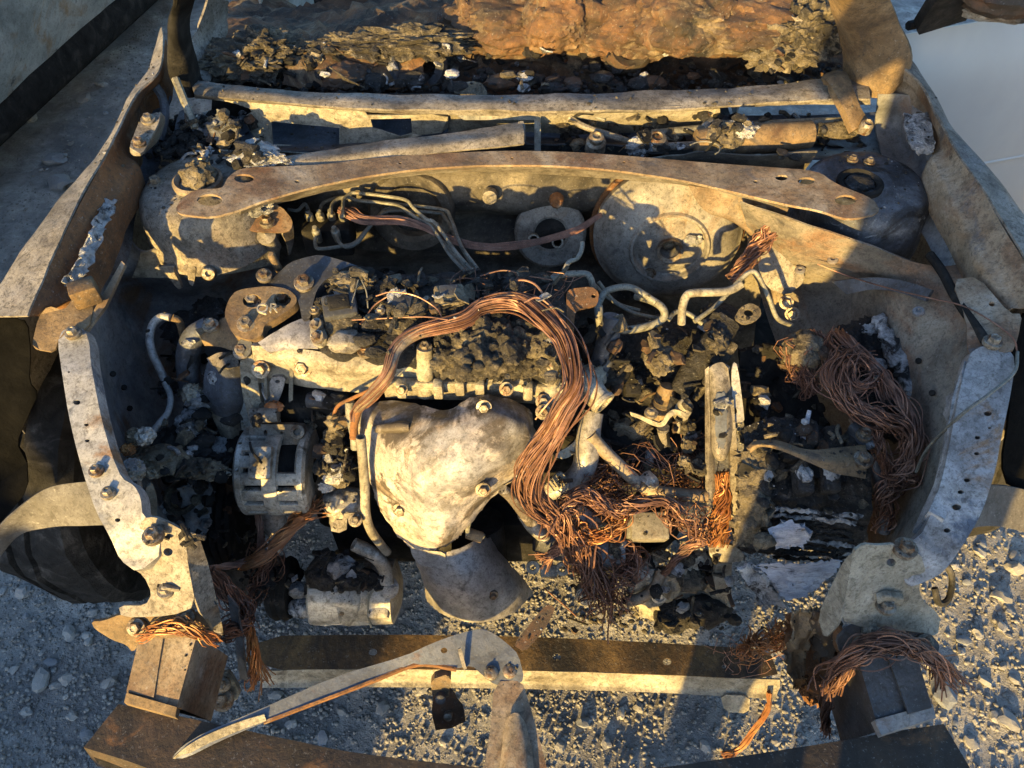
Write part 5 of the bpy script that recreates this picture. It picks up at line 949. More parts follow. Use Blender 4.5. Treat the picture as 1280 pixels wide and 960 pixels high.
# open coolant flange
cf_ = thing('coolant_flange', 'bright open round coolant pipe end facing the viewer', 'pipe flange', U(748, 505, .60))
MB().tube([U(756, 506, .665), U(748, 498, .668), U(738, 486, .672), U(728, 476, .67)], [.0185, .0185, .021, .02], 24, smooth=False, hollow=.8).build('pipe', M['castyel'], cf_)
MB().ring(U(755, 505, .666), (U(756, 506, .665) - U(738, 486, .672)), [(.0155, 0), (.0205, 0), (.0205, -.006), (.0155, -.006)], 28).build('lip', M['alu'], cf_)
MB().lump(U(742, 470, .67), (.02, .018, .02), 24, .4, 3, 3).build('thermostat_housing', M['castyel'], cf_)
MB().lump(U(762, 465, .65), (.03, .03, .03), 25, .35, 4, 2).build('burnt_housing', M['soot'], cf_)
el = thing('coolant_elbow', 'pale curved coolant elbow with a drilled flange right of the heat shield', 'coolant pipe', U(715, 600, .5))
MB().tube(pts3([(742, 515, .63), (736, 540, .61), (734, 565, .59), (728, 588, .565), (712, 604, .545), (692, 612, .53), (680, 616, .52)]), [.016, .019, .02, .019, .018, .016, .014], 18).build('elbow', M['shield_b'], el)
MB().plate([(678, 610, .56), (692, 596, .575), (700, 590, .58), (708, 596, .575), (708, 606, .565), (692, 616, .55)], [(699, 597, 2.6, 2.2)], t=.006).build('flange', M['castyel'], el)
MB().plate([(716, 555, .60), (722, 545, .61), (728, 560, .595), (706, 575, .585), (690, 570, .59)], t=.004).build('stay', M['castyel'], el)
# long open tube
lt = thing('water_tube', 'long tan open metal tube slanting down to the right', 'tube', U(800, 610, .5))
MB().tube(pts3([(738, 543, .62), (752, 560, .60), (775, 583, .575), (798, 604, .55), (818, 614, .54), (850, 618, .54), (884, 620, .54)]), .0105, 18, hollow=.76).build('pipe', M['tan_rust'], lt)
MB().plate([(733, 552, .605), (745, 553, .605), (752, 560, .60), (742, 562, .595)], t=.004).build('pipe_tab', M['castyel'], lt)
MB().surf([[(797, 598, .56), (806, 590, .565), (812, 588, .565)], [(808, 606, .565), (816, 600, .575), (822, 598, .57)], [(812, 614, .55), (822, 610, .555), (824, 606, .555)]], 4, 4, .004).build('pipe_clip', M['alu'], lt)
# selector and sensors
sl = thing('selector_lever', 'bent yellowish selector lever with a ribbed orange boot', 'lever', U(825, 530, .52))
MB().lathe(U(828, 510, .60), (.12, .35, 1), [(.020, -.02), (.021, 0), (.017, .003), (.020, .008), (.016, .012), (.018, .017), (.014, .021), (.016, .026), (.015, .034), (.012, .042), (0, .044)], 22).build('ribbed_boot', M['brown'], sl)
MB().surf([[(787, 515, .62), (800, 519, .622), (816, 526, .618), (826, 528, .62), (834, 517, .635), (842, 512, .638), (852, 514, .638), (860, 518, .63)], [(789, 520, .615), (800, 524, .617), (816, 532, .61), (829, 533, .615), (838, 522, .63), (845, 518, .632), (852, 520, .632), (859, 524, .622)]], 4, 5, .004).build('lever_plate', M['castyel'], sl)
bolt(sl, U(814, 516, .63), .007); MB().lathe(U(854, 510, .63), (0, -.2, 1), [(.014, -.02), (.015, 0), (.010, .006), (.011, .012), (.008, .02), (0, .022)], 16).build('lever_pin', M['castyel'], sl)
MB().tube([U(829, 534, .60), U(830, 556, .56)], [.010, .007], 12, smooth=False).build('lever_shaft', M['tan'], sl)
MB().tube([U(848, 522, .60), U(848, 540, .57)], .0035, 8, smooth=False).build('cable_stud', M['castyel'], sl)
hb = thing('housing_remains', 'clay coated sensor housing remains in the dark middle of the bay', 'housing', U(805, 540, .5))
MB().surf([[(770, 525, .58), (790, 520, .585), (808, 522, .58)], [(768, 535, .57), (790, 538, .575), (815, 532, .575)], [(772, 545, .555), (795, 550, .555), (815, 548, .56)]], 6, 6, .016, disp=dent(.008, 30), rag=.003).build('clay_shell', M['clay'], hb)
MB().lump(U(825, 450, .68), (.022, .026, .02), 71, .5, 4, 2.6).build('clay_shell', M['clay'], hb)
MB().lump(U(818, 428, .70), (.009, .02, .01), 72, .4, 3, 2.6).build('clay_shell', M['clay'], hb)
MB().box(U(790, 490, .63), (.026, .02, .03), Matrix.Rotation(.3, 4, 'X'), .003).build('sensor_block', M['soot'], hb)
MB().box(U(806, 556, .53), (.022, .018, .045), Matrix.Rotation(.2, 4, 'X'), .003).build('sensor_neck', M['clay'], hb)
for i, (px, py, z, s_) in enumerate([(790, 430, .62, .06), (830, 425, .62, .055), (780, 470, .58, .05), (850, 470, .58, .04), (800, 510, .50, .05), (860, 560, .50, .045), (770, 580, .44, .05), (840, 590, .44, .05), (900, 400, .62, .04), (720, 560, .48, .04), (700, 400, .66, .03)]):
    MB().lump(U(px, py, z), (s_, s_ * .8, s_ * .6), 300 + i, .35, 4, 2.4).build('burnt_mass', M['char_blk'], hb)
for i in range(7):
    px, py = rnd.uniform(855, 882), rnd.uniform(530, 590); s_ = rnd.uniform(.008, .016)
    MB().lump(U(px, py, .57), (s_, s_, s_), 320 + i, .5, 3, 2.5).build('melted_clip', M['clay'] if i % 2 else M['char'], hb)
# black burnt strut leaning in
st_ = thing('shift_cable_sleeve', 'thick black charred sleeve leaning from the booster towards the bracket', 'sleeve', U(872, 455, .62))
MB().tube(pts3([(912, 402, .71), (898, 422, .695), (880, 446, .675), (862, 470, .65), (848, 492, .63)]), [.018, .022, .021, .020, .016], 16).build('sleeve', M['char_blk'], st_)
MB().lump(U(897, 425, .71), (.016, .022, .014), 81, .5, 4, 3).build('clay_flake', M['char'], st_)
MB().tube(pts3([(918, 430, .70), (900, 455, .68), (882, 480, .65), (868, 500, .63)]), [.007, .009, .008, .005], 10).build('inner_tube', M['char'], st_)
ey = MB().plate([(918, 398, .73), (925, 384, .74), (938, 378, .745), (950, 384, .74), (952, 394, .735), (944, 402, .73), (930, 406, .725)], [(936, 391, 6, 4.5)], t=.006).build('eyelet', M['clay'], st_)
# upright channel bracket
ub = thing('battery_tray_bracket', 'upright steel channel bracket with a bare blue grey face', 'bracket', U(900, 640, .45))
MB().surf([[(887, 460, .70), (893, 455, .703), (903, 453, .703), (910, 460, .70)], [(887, 490, .67), (894, 490, .678), (906, 489, .678), (914, 490, .67)], [(888, 530, .635), (895, 531, .643), (908, 531, .643), (916, 530, .635)], [(890, 562, .605), (896, 568, .61), (907, 568, .61), (913, 560, .605)], [(894, 573, .594), (898, 576, .595), (904, 576, .595), (908, 572, .594)]], 5, 5, .006).build('channel_face', M['tan'], ub)
MB().surf([[(894, 492, .6785), (906, 490, .6785)], [(893, 520, .6545), (908, 516, .6555)], [(895, 545, .632), (908, 546, .630)], [(898, 560, .6185), (905, 561, .6175)]], 6, 5, .001, rag=.0015, disp=lambda p: .0012).build('bare_patch', M['latch'], bpy.data.objects['channel_face'])
MB().plate([(881, 462, .695), (886, 458, .70), (888, 540, .63), (890, 600, .565), (889, 680, .48), (882, 680, .48)], t=.012, rnd_=0).build('channel_side', M['tan'], ub)
MB().plate([(911, 500, .665), (917, 498, .667), (921, 560, .605), (924, 640, .52), (922, 652, .505), (914, 650, .507), (913, 580, .585)], t=.012, rnd_=0).build('channel_side', M['tan'], ub)
MB().plate([(914, 466, .69), (917, 452, .70), (922, 456, .70), (931, 524, .635), (928, 528, .63), (916, 528, .63)], [(919, 514, 2.4, 4)], t=.004).build('side_lug', M['rail'], ub)
# yellow tab low down
tbk = thing('tray_tab', 'yellow lit metal tab with a square hole below the upright bracket', 'bracket', U(905, 690, .40))
MB().plate([(886, 682, .48), (900, 680, .485), (918, 682, .485), (930, 692, .475), (928, 702, .46), (905, 704, .46), (888, 698, .465)], [(897, 688, 2.2, 2)], t=.008).build('tab', M['castyel'], tbk)
MB().surf([[(895, 704, .46), (915, 704, .46)], [(893, 725, .42), (914, 724, .42)], [(896, 745, .37), (912, 745, .37)]], 5, 5, .012, disp=dent(.003, 30)).build('tab_leg', M['castyel'], tbk)
mb_ = thing('burnt_mount_base', 'crusted yellow and black casting lying low in front of the gearbox', 'casting', U(850, 740, .28))
MB().surf([[(786, 728, .38), (830, 712, .40), (870, 708, .40), (905, 715, .40)], [(788, 742, .36), (830, 732, .375), (870, 730, .375), (908, 735, .375)], [(795, 760, .32), (830, 752, .335), (870, 752, .335), (910, 756, .335)], [(800, 772, .29), (830, 770, .29), (870, 768, .29), (912, 765, .30)]], 10, 12, .012, disp=lambda p: .016 * noise.fractal(p * 26, .85, 2, 5), rag=.004).build('crusted_shell', M['castyel'], mb_)
for i, (px, py, z, s_, mt) in enumerate([(855, 706, .41, .014, 'castyel'), (875, 700, .42, .016, 'castyel'), (800, 715, .40, .016, 'alu'), (825, 695, .42, .012, 'clay'), (845, 768, .31, .03, 'char_blk'), (885, 762, .32, .03, 'char_blk'), (815, 700, .41, .012, 'castyel'), (865, 725, .395, .02, 'char'), (900, 725, .39, .016, 'char')]):
    MB().lump(U(px, py, z), (s_ * 1.2, s_, s_), 340 + i, .5, 3, 2.5).build('crust_lump', M[mt], mb_)
MB().tube(pts3([(782, 752, .36), (800, 748, .365), (815, 738, .375), (824, 722, .39), (828, 712, .40)]), .0095, 12).build('bent_hose', M['tan_rust'], mb_)
MB().lathe(U(824, 744, .35), (0, -.8, .5), [(.014, -.01), (.014, .004), (.009, .006), (.008, .002), (0, .002)], 18).build('stud', M['alu'], mb_)
sp_ = thing('drain_plug', 'shiny round plug below the copper wire fan', 'plug', U(732, 746, .30))
MB().lathe(U(732, 746, .33), (0, -.8, .6), [(.018, -.02), (.018, 0), (.013, .004), (.012, .010), (.006, .012), (0, .009)], 20).build('plug_head', M['alu'], sp_)
bk_ = thing('pump_bracket', 'small yellow bracket with two ears left of the copper wire fan', 'bracket', U(685, 715, .36))
MB().box(U(686, 714, .42), (.028, .02, .024), Matrix.Rotation(.4, 4, 'X'), .004).build('bracket_body', M['castyel'], bk_)
for px, py in ((666, 709), (703, 711)): MB().ring(U(px, py, .43), (0, -.6, .8), [(.005, -.004), (.011, -.004), (.011, .004), (.005, .004)], 18).build('bracket_ear', M['castyel'], bk_)
# burnt solenoid and square box in the wire tangle
sq = thing('relay_box', 'square grey box wedged among the copper wires', 'relay box', U(810, 660, .42))
MB().box(U(810, 659, .48), (.062, .045, .035), Matrix.Rotation(.02, 4, 'Z') @ Matrix.Rotation(.35, 4, 'X'), .005).build('case', M['booster'], sq)
MB().box(U(789, 659, .475), (.02, .04, .03), Matrix.Rotation(.35, 4, 'X'), .004).build('socket', M['line'], sq)
ws = thing('melted_sensor', 'shiny white melted sensor sticking out of the copper wires', 'sensor', U(732, 648, .45))
MB().tube([U(724, 640, .545), U(734, 652, .525), U(742, 660, .51)], [.012, .017, .014], 14).build('sensor_body', M['alu_melt'], ws)
MB().tube([U(742, 648, .535), U(758, 660, .515)], .006, 10, smooth=False).build('sensor_stem', M['castyel'], ws)
fi = thing('burnt_starter', 'dark finned starter remains below the heat shield corner', 'starter', U(690, 690, .38))
MB().tube([U(672, 668, .46), U(700, 675, .45), U(735, 680, .44)], [.028, .034, .03], 20).build('starter_body', M['blue'], fi)
MB().tube([U(745, 690, .44), U(778, 688, .44)], [.026, .026], 18).build('starter_end', M['apron'], fi)
MB().tube([U(655, 640, .52), U(668, 655, .50), U(680, 668, .48)], [.013, .016, .014], 14).build('cable_boot', M['alu'], fi)

# ================================================================ battery and fuse box
ba = thing('car_battery', 'collapsed black burnt battery with its cells exposed', 'battery', U(1010, 640, .42))
def bd(p): return .012 * noise.fractal(p * 24, .85, 2, 5)
MB().surf([[(930, 535, .62), (970, 520, .63), (1030, 530, .63), (1085, 560, .62)], [(930, 560, .615), (970, 555, .625), (1030, 560, .625), (1088, 590, .615)], [(928, 600, .60), (970, 600, .605), (1030, 600, .605), (1090, 620, .60)], [(925, 632, .575), (970, 635, .575), (1030, 638, .575), (1088, 648, .575)], [(922, 665, .52), (970, 668, .52), (1030, 668, .52), (1080, 672, .53)], [(925, 690, .47), (970, 692, .47), (1030, 690, .47), (1070, 690, .48)]], 10, 14, .012, disp=bd).build('battery_case', M['char_blk'], ba)
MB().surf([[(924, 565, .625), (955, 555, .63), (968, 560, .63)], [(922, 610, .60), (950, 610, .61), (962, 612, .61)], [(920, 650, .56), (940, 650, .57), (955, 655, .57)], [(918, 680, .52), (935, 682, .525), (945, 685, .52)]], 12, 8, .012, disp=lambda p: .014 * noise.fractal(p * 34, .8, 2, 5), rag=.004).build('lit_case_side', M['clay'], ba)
for i, (px, py) in enumerate(((1003, 600), (1036, 598), (985, 560), (1010, 545), (1040, 552), (1065, 560))):
    c = U(px, py, .625); MB().box(c, (.026, .045, .03), Matrix.Rotation(-.05, 4, 'Z') @ Matrix.Rotation(.3, 4, 'X'), .006).build('cell_block', M['char_blk'], ba)
    MB().lump(c + Vector((0, .004, .014)), (.012, .016, .007), 400 + i, .5, 3, 3).build('cell_ash', M['ashwhite'] if i < 2 else M['char_blk'], ba)
for i in range(9):
    y0 = 634 + i * 7.5; z0 = .592 - .016 * i; x0 = 955 + rnd.uniform(-14, 16); x1 = 1078 + rnd.uniform(-16, 6)
    MB().surf([[(x0, y0, z0), ((x0 + x1) / 2, y0 + 4 + rnd.uniform(-2, 2), z0), (x1, y0 + 10, z0)], [(x0 + 2, y0 + 4, z0 - .004), ((x0 + x1) / 2, y0 + 8, z0 - .004), (x1, y0 + 14, z0 - .004)]], 4, 12, .003, disp=dent(.006, 60), rag=.003).build('cell_plate', M['ashwhite'] if i in (0, 1, 5) else M['char_blk'], ba)
MB().surf([[(962, 662, .575), (985, 652, .585), (1008, 662, .58)], [(965, 675, .565), (988, 668, .57), (1012, 674, .565)], [(968, 685, .55), (985, 682, .55), (1002, 684, .55)]], 6, 6, .01, disp=dent(.006, 40), rag=.003).build('cell_plate', M['lead'], ba)
MB().lump(U(955, 676, .565), (.016, .012, .012), 420, .4, 3, 3).build('ash_knob', M['clay'], ba)
for i in range(11):   # fanned lead plates sliding off the front
    a = i / 10; sh = 2.2 * i
    MB().surf([[(944 + sh, 706 + 2.6 * i, .515 - .006 * i), (1000 + sh * .5, 704 + 2.2 * i, .52 - .006 * i), (1052 - sh * .6, 700 + 1.6 * i, .525 - .006 * i)], [(960 + sh, 716 + 3.4 * i, .50 - .006 * i), (1002 + sh * .5, 716 + 2.8 * i, .502 - .006 * i), (1046 - sh, 712 + 2.0 * i, .505 - .006 * i)]], 4, 8, .0016, disp=dent(.003, 50), rag=.003).build('lead_plate', M['lead'], ba)
MB().surf([[(924, 712, .50), (938, 704, .51), (948, 716, .50)], [(938, 735, .46), (952, 728, .47), (966, 740, .46)], [(958, 762, .41), (970, 756, .42), (988, 764, .41)]], 6, 6, .006, disp=dent(.005, 40), rag=.004).build('lead_plate', M['ashwhite'], ba)
tp = [(1002, 520, .66), (1003, 545, .63)]
MB().tube([U(1012, 513, .665), U(1008, 530, .65), U(1005, 552, .63)], [.003, .004, .007], 8).build('terminal_post', M['lead'], ba)
MB().lump(U(1006, 527, .66), (.006, .005, .005), 5, .3, 2, 2).build('post_knob', M['ashwhite'], ba)
solo(MB().surf([[(933, 560, .655), (945, 550, .665), (975, 551, .665), (1010, 562, .66), (1045, 560, .66), (1082, 556, .655)], [(937, 562, .66), (948, 555, .672), (975, 558, .672), (1012, 570, .668), (1045, 575, .668), (1084, 575, .66)], [(938, 566, .655), (950, 559, .668), (976, 563, .666), (1015, 580, .66), (1046, 592, .655), (1082, 598, .65)]], 5, 7, .003, disp=dent(.002, 20)), 'battery_clamp', M['brown'], 'brown flat battery clamp strap widening to the right', 'clamp')
bolt(bpy.data.objects['battery_clamp'], U(1079, 574, .665), .009)
tray = thing('black_air_box', 'smooth black melted plastic tray behind the battery', 'tray', U(960, 480, .5))
MB().surf([[(925, 440, .62), (965, 432, .63), (1000, 445, .62)], [(925, 470, .58), (965, 465, .59), (1015, 480, .58)], [(930, 510, .55), (970, 512, .55), (1030, 520, .55)], [(935, 545, .53), (975, 545, .53), (1040, 550, .53)]], 7, 7, .012, disp=dent(.006, 10)).build('tray_shell', M['soot'], tray)
MB().lathe(U(950, 505, .60), (0, -.3, 1), [(.016, -.02), (.016, .01), (.012, .014), (0, .014)], 16).build('tray_stub', M['soot'], tray)
MB().lump(U(1004, 440, .655), (.032, .036, .036), 431, .25, 4, 2.6).build('clay_block', M['clay'], tray)
fb = thing('fuse_box', 'burnt fuse box crusted with white ash under a tangle of copper wire', 'fuse box', U(1090, 480, .55))
MB().surf([[(1050, 405, .665), (1078, 398, .672), (1105, 395, .675)], [(1052, 440, .645), (1085, 438, .655), (1118, 430, .66)], [(1060, 480, .62), (1095, 478, .63), (1135, 472, .64)], [(1080, 520, .60), (1115, 520, .605), (1155, 515, .615)], [(1095, 545, .57), (1130, 548, .575), (1165, 538, .585)]], 12, 10, .02, disp=lambda p: .014 * noise.fractal(p * 26, .85, 2, 5), rag=.004).build('case', M['char_blk'], fb)
MB().tube(pts3([(1096, 396, .69), (1108, 420, .68), (1122, 450, .668), (1138, 482, .655), (1152, 510, .64), (1162, 528, .63)]), [.010, .013, .013, .014, .013, .010], 12, 14).build('ash_edge', M['ashwhite'], fb)
o = bpy.data.objects['ash_edge']
for v in o.data.vertices: v.co += Vector((1, 1, 1)) * .006 * noise.fractal(v.co * 60, .9, 2, 4)
for i, (px, py, s_) in enumerate([(1062, 420, .018), (1085, 410, .016), (1075, 455, .016), (1098, 455, .014), (1112, 505, .018), (1128, 500, .014), (1145, 530, .02), (1160, 545, .018), (1108, 478, .012)]):
    MB().lump(U(px, py, .672 - (py - 400) * .0004), (s_, s_ * .8, s_ * .6), 440 + i, .5, 3, 3).build('ash_block', M['ashwhite'] if i % 2 else M['char_blk'], fb)
cbk = thing('cable_clamp_block', 'small blue black clamp block with a rusty bolt beside the battery', 'clamp', U(1080, 550, .55))
MB().box(U(1078, 545, .645), (.03, .04, .03), Matrix.Rotation(.4, 4, 'Z'), .005).build('block', M['blue'], cbk); bolt(cbk, U(1081, 543, .665), .008)
MB().tube(pts3([(1092, 565, .63), (1094, 585, .61), (1100, 605, .59), (1108, 640, .55), (1104, 665, .52)]), [.009, .010, .011, .012, .01], 12).build('battery_cable', M['blue'], cbk)

# ================================================================ left side remains
wr = thing('washer_bottle_remains', 'melted crusty bottle and hose fittings inside the left side rail', 'debris', U(215, 575, .5))
for i, (px, py, z, sx, sy, sz, mt) in enumerate([(180, 545, .66, .014, .014, .012, 'alu'), (168, 546, .66, .012, .012, .012, 'clay'), (160, 562, .65, .010, .009, .009, 'rust'), (165, 585, .65, .016, .014, .012, 'alu_melt'), (200, 575, .62, .04, .025, .016, 'clay'), (225, 582, .61, .03, .018, .014, 'char'), (250, 586, .60, .035, .016, .012, 'clay'), (270, 592, .59, .022, .012, .010, 'castyel'), (165, 590, .645, .018, .018, .014, 'castyel'), (215, 555, .60, .03, .025, .02, 'char_blk'), (240, 560, .59, .035, .028, .025, 'char_blk'), (262, 570, .57, .035, .03, .02, 'char_blk'), (248, 500, .64, .02, .016, .016, 'alu_melt'), (240, 492, .65, .014, .016, .014, 'castyel'), (255, 512, .62, .018, .014, .014, 'char'), (238, 530, .62, .02, .026, .02, 'alu_melt'), (245, 545, .60, .016, .018, .014, 'char_blk'), (210, 485, .63, .014, .016, .014, 'char_blk'), (272, 560, .58, .014, .018, .012, 'alu_melt'), (268, 470, .68, .009, .014, .009, 'ashwhite'), (190, 590, .62, .014, .010, .01, 'castyel'), (230, 572, .61, .012, .012, .01, 'ashwhite'),
                                                  (245, 410, .62, .05, .04, .02, 'char_blk'), (262, 390, .63, .03, .03, .02, 'char_blk')]):
    MB().lump(U(px, py, z), (sx, sy, sz), 500 + i, .5, 4, 2.8).build('melted_piece', M[mt], wr)
MB().tube(pts3([(163, 590, .65), (168, 602, .64), (174, 625, .62), (176, 650, .60)]), [.012, .009, .008, .008], 12).build('filler_tube', M['tan'], wr)
MB().plate([(182, 610, .63), (190, 605, .63), (197, 625, .61), (196, 648, .58), (184, 650, .58), (180, 632, .61)], t=.008).build('bottle_wall', M['castyel'], wr)
for i, rows in enumerate(([[(222, 610, .54), (240, 604, .54), (262, 612, .53)], [(228, 640, .48), (246, 630, .50), (262, 640, .48)], [(232, 672, .44), (246, 664, .45), (256, 672, .44)]], [[(205, 628, .50), (222, 632, .49)], [(214, 642, .48), (228, 640, .48)]], [[(258, 620, .46), (285, 612, .46)], [(262, 660, .40), (290, 655, .40)], [(272, 700, .34), (292, 698, .34)]])):
    MB().surf(rows, 7, 7, .003, disp=dent(.012, 24), rag=.004).build('torn_sheet', M['apron'] if i != 1 else M['brown'], wr)
MB().ring(U(226, 622, .50), (0, -.3, 1), [(.018, 0), (.024, .005), (.03, 0), (.018, -.005)], 22).build('melted_ring', M['char'], wr)
wp = thing('washer_hose', 'bent pale blue tube running over the left apron', 'hose', U(200, 470, .62))
MB().tube(pts3([(213, 397, .72), (202, 396, .72), (192, 404, .715), (187, 420, .705), (190, 440, .69), (199, 460, .67), (206, 475, .655)]), .0062, 12).build('tube', M['rail'], wp)
MB().tube(pts3([(206, 478, .655), (213, 495, .645), (210, 515, .64), (198, 530, .64), (187, 545, .645)]), .0048, 10).build('tube_end', M['apron'], wp)
MB().tube([U(215, 397, .72), U(224, 402, .71), U(229, 420, .68)], .006, 10).build('elbow', M['brown'], wp)

# ================================================================ copper wiring
def harness(label, path, rad, count, wr=.0009, seed=1, mt='copper', name='wire_bundle', **k):
    return solo(MB().strands(pts3(path), rad, count, wr, seed, **k), name, M[mt], label, 'wiring', 'bare copper wiring')
main = [(444, 526, .69), (446, 512, .705), (465, 492, .74), (485, 468, .775), (496, 437, .785), (523, 416, .79), (578, 401, .80), (599, 385, .805), (626, 377, .81), (654, 380, .81), (681, 399, .81), (705, 423, .80), (717, 457, .785), (719, 485, .77), (705, 512, .75), (688, 543, .72), (674, 567, .695), (663, 595, .66), (668, 622, .62), (692, 643, .58)]
hmain = harness('thick bare copper harness arching over the engine and down beside the shield', main, [.006, .006, .007, .007, .007, .008, .009, .011, .012, .012, .012, .012, .012, .013, .015, .017, .019, .020, .019, .018], 84, .0011, 2, loose=.42)
solo(MB().tube(pts3(main[1:7]), [.0065, .0075, .008, .008, .0085, .007], 12, 6), 'harness_sheath', M['tan_rust'], 'tan charred sheath on the left end of the arching harness', 'wiring')
solo(MB().tube(pts3([(442, 548, .665), (443, 530, .685), (448, 512, .705)]), .0062, 10), 'harness_sheath', M['rust'], 'rust red sheath dropping beside the dipstick tube', 'wiring')
solo(MB().tube(pts3([(416, 525, .67), (422, 508, .69), (440, 498, .71), (462, 488, .735)]), .0028, 8), 'harness_sheath', M['rust'], 'thin rusty branch wire above the alternator connectors', 'wiring')
harness('copper wire fan spreading down from the harness to the plug', [(692, 643, .58), (705, 660, .56), (722, 690, .50), (738, 715, .45), (752, 738, .40), (764, 758, .35)], [.020, .018, .020, .022, .026, .03], 85, .0011, 3, fray=.016, loose=.55)
harness('upper reddish copper branch looping over the white sensor', [(690, 650, .57), (700, 640, .58), (712, 628, .59), (730, 620, .59), (750, 630, .58), (768, 640, .57), (775, 634, .57)], [.012, .012, .011, .011, .010, .010, .012], 50, .0010, 4, loose=.6)
harness('copper branch running from the knot towards the relay box', [(775, 636, .57), (795, 632, .575), (818, 626, .575), (840, 628, .565), (856, 638, .55)], [.012, .010, .008, .006, .008], 50, .0010, 5, fray=.012)
harness('coppery loop hanging below the white sensor', [(776, 636, .565), (772, 655, .55), (755, 668, .54), (735, 670, .54), (715, 662, .55), (700, 650, .56)], [.014, .013, .011, .011, .011, .012], 50, .0010, 6, mt='copper_o', loose=.6)
harness('short copper tail pointing left above the yellow bracket', [(720, 665, .54), (705, 680, .52), (690, 692, .50), (675, 702, .48)], [.012, .010, .008, .01], 36, .0010, 7, fray=.008)
harness('copper wires bunched inside the upright bracket', [(900, 590, .56), (904, 615, .54), (900, 640, .52), (896, 660, .50), (895, 682, .48)], [.008, .012, .016, .018, .014], 80, .0010, 8, mt='copper_o', fray0=.012, loose=.4)
harness('loose copper wires trailing from the bracket to the crusted casting', [(892, 672, .49), (872, 676, .48), (856, 688, .46), (842, 702, .44), (830, 718, .40)], [.014, .010, .007, .006, .006], 46, .0010, 9, loose=.3)
harness('sparse copper wires tangled right of the relay box', [(828, 632, .57), (848, 650, .54), (868, 660, .52), (884, 672, .50)], [.014, .016, .014, .01], 24, .0010, 10, loose=.9)
harness('fine dark copper hair spread over the gearbox', [(735, 590, .54), (770, 600, .54), (805, 595, .53), (850, 590, .52), (875, 585, .53)], [.03, .03, .035, .03, .03], 34, .0007, 11, loose=1.0)
harness('fine copper hair hanging around the coolant elbow', [(730, 580, .56), (742, 605, .54), (748, 630, .53), (760, 650, .52)], [.03, .03, .03, .03], 30, .0007, 12, loose=1.0)
harness('curly copper scrap between the fan and the casting', [(762, 700, .44), (778, 690, .45), (790, 700, .44), (785, 720, .42), (770, 712, .43)], [.018, .02, .02, .018, .018], 44, .0009, 13, loose=.8)
# coil of wires over the fuse box
harness('inner turns of the copper wire coil over the fuse box', [(1068, 438, .70), (1052, 448, .70), (1044, 468, .695), (1052, 492, .685), (1070, 512, .68), (1095, 525, .68), (1122, 532, .675), (1140, 540, .67)], [.012, .015, .017, .017, .017, .016, .016, .014], 46, .0011, 14, loose=.6)
harness('outer copper wires sweeping down the right of the coil', [(1046, 415, .69), (1062, 432, .70), (1085, 452, .70), (1108, 478, .695), (1128, 502, .69), (1142, 526, .68), (1146, 550, .665), (1136, 575, .64), (1122, 592, .62), (1112, 604, .60)], [.011, .011, .010, .009, .010, .011, .013, .015, .017, .016], 46, .0011, 15, loose=.6)
harness('small copper curls in the middle of the coil', [(1092, 455, .70), (1075, 452, .705), (1062, 466, .70), (1068, 484, .695), (1085, 480, .70), (1095, 470, .70), (1108, 500, .69)], [.010, .012, .012, .012, .010, .010, .010], 28, .0010, 16, loose=.9)
harness('lower left strands of the copper coil', [(1088, 535, .67), (1096, 555, .65), (1106, 575, .635), (1116, 596, .61), (1124, 610, .60)], [.014, .012, .012, .014, .012], 30, .0010, 17, loose=.7)
harness('reddish strands crossing at the coil bottom', [(1146, 592, .62), (1130, 600, .61), (1112, 604, .605), (1104, 620, .59), (1104, 640, .56), (1102, 660, .53)], [.012, .012, .012, .014, .014, .014], 44, .0010, 18, loose=.6)
harness('broken wire ends beside the clay block', [(990, 430, .66), (996, 455, .65), (1008, 475, .64), (1020, 492, .63)], [.018, .016, .014, .014], 50, .0010, 19, loose=.7)
harness('reddish wires rising behind the clay block', [(1030, 415, .68), (1034, 435, .67), (1040, 455, .67), (1044, 470, .67)], [.008, .009, .009, .008], 30, .0010, 20, loose=.5, fray0=.012)
harness('wires squeezed behind the booster on the right', [(968, 280, .78), (955, 300, .755), (940, 318, .735), (925, 338, .715), (912, 350, .70)], [.012, .014, .013, .012, .010], 60, .0011, 21, loose=.4)
harness('reddish harness hung across the firewall', [(425, 262, .755), (438, 268, .755), (456, 275, .75), (500, 276, .75), (530, 284, .745), (560, 298, .735), (600, 308, .73), (640, 308, .73), (680, 300, .735), (720, 287, .745), (752, 268, .76)], [.007, .008, .008, .007, .006, .006, .006, .005, .005, .005, .004], 60, .0011, 22, loose=.25)
# front left bundles
harness('orange frayed copper end below the alternator', [(300, 708, .46), (320, 700, .47), (345, 680, .48), (365, 658, .50), (378, 642, .52), (392, 628, .54)], [.007, .008, .010, .010, .012, .016], 80, .0011, 23, mt='copper_o', fray=.012)
harness('thin red branch running up beside the pulley', [(318, 600, .56), (320, 630, .52), (324, 655, .49), (326, 680, .47), (318, 700, .46)], .0045, 22, .0010, 24)
harness('red copper bundle ending left at the lamp bracket', [(325, 696, .46), (300, 704, .47), (280, 708, .48), (258, 711, .50)], [.006, .006, .005, .004], 30, .0010, 25)
harness('copper knot in front of the left crash box', [(262, 715, .52), (280, 735, .49), (298, 755, .46), (306, 772, .44), (295, 785, .45), (275, 796, .50)], [.010, .012, .014, .014, .014, .010], 64, .0010, 26, loose=.55)
harness('copper tail hanging down from the knot with a frayed orange end', [(302, 765, .45), (310, 785, .42), (316, 805, .39), (320, 830, .35), (324, 858, .31)], [.009, .008, .008, .012, .016], 44, .0011, 27, mt='copper_o', fray=.012)
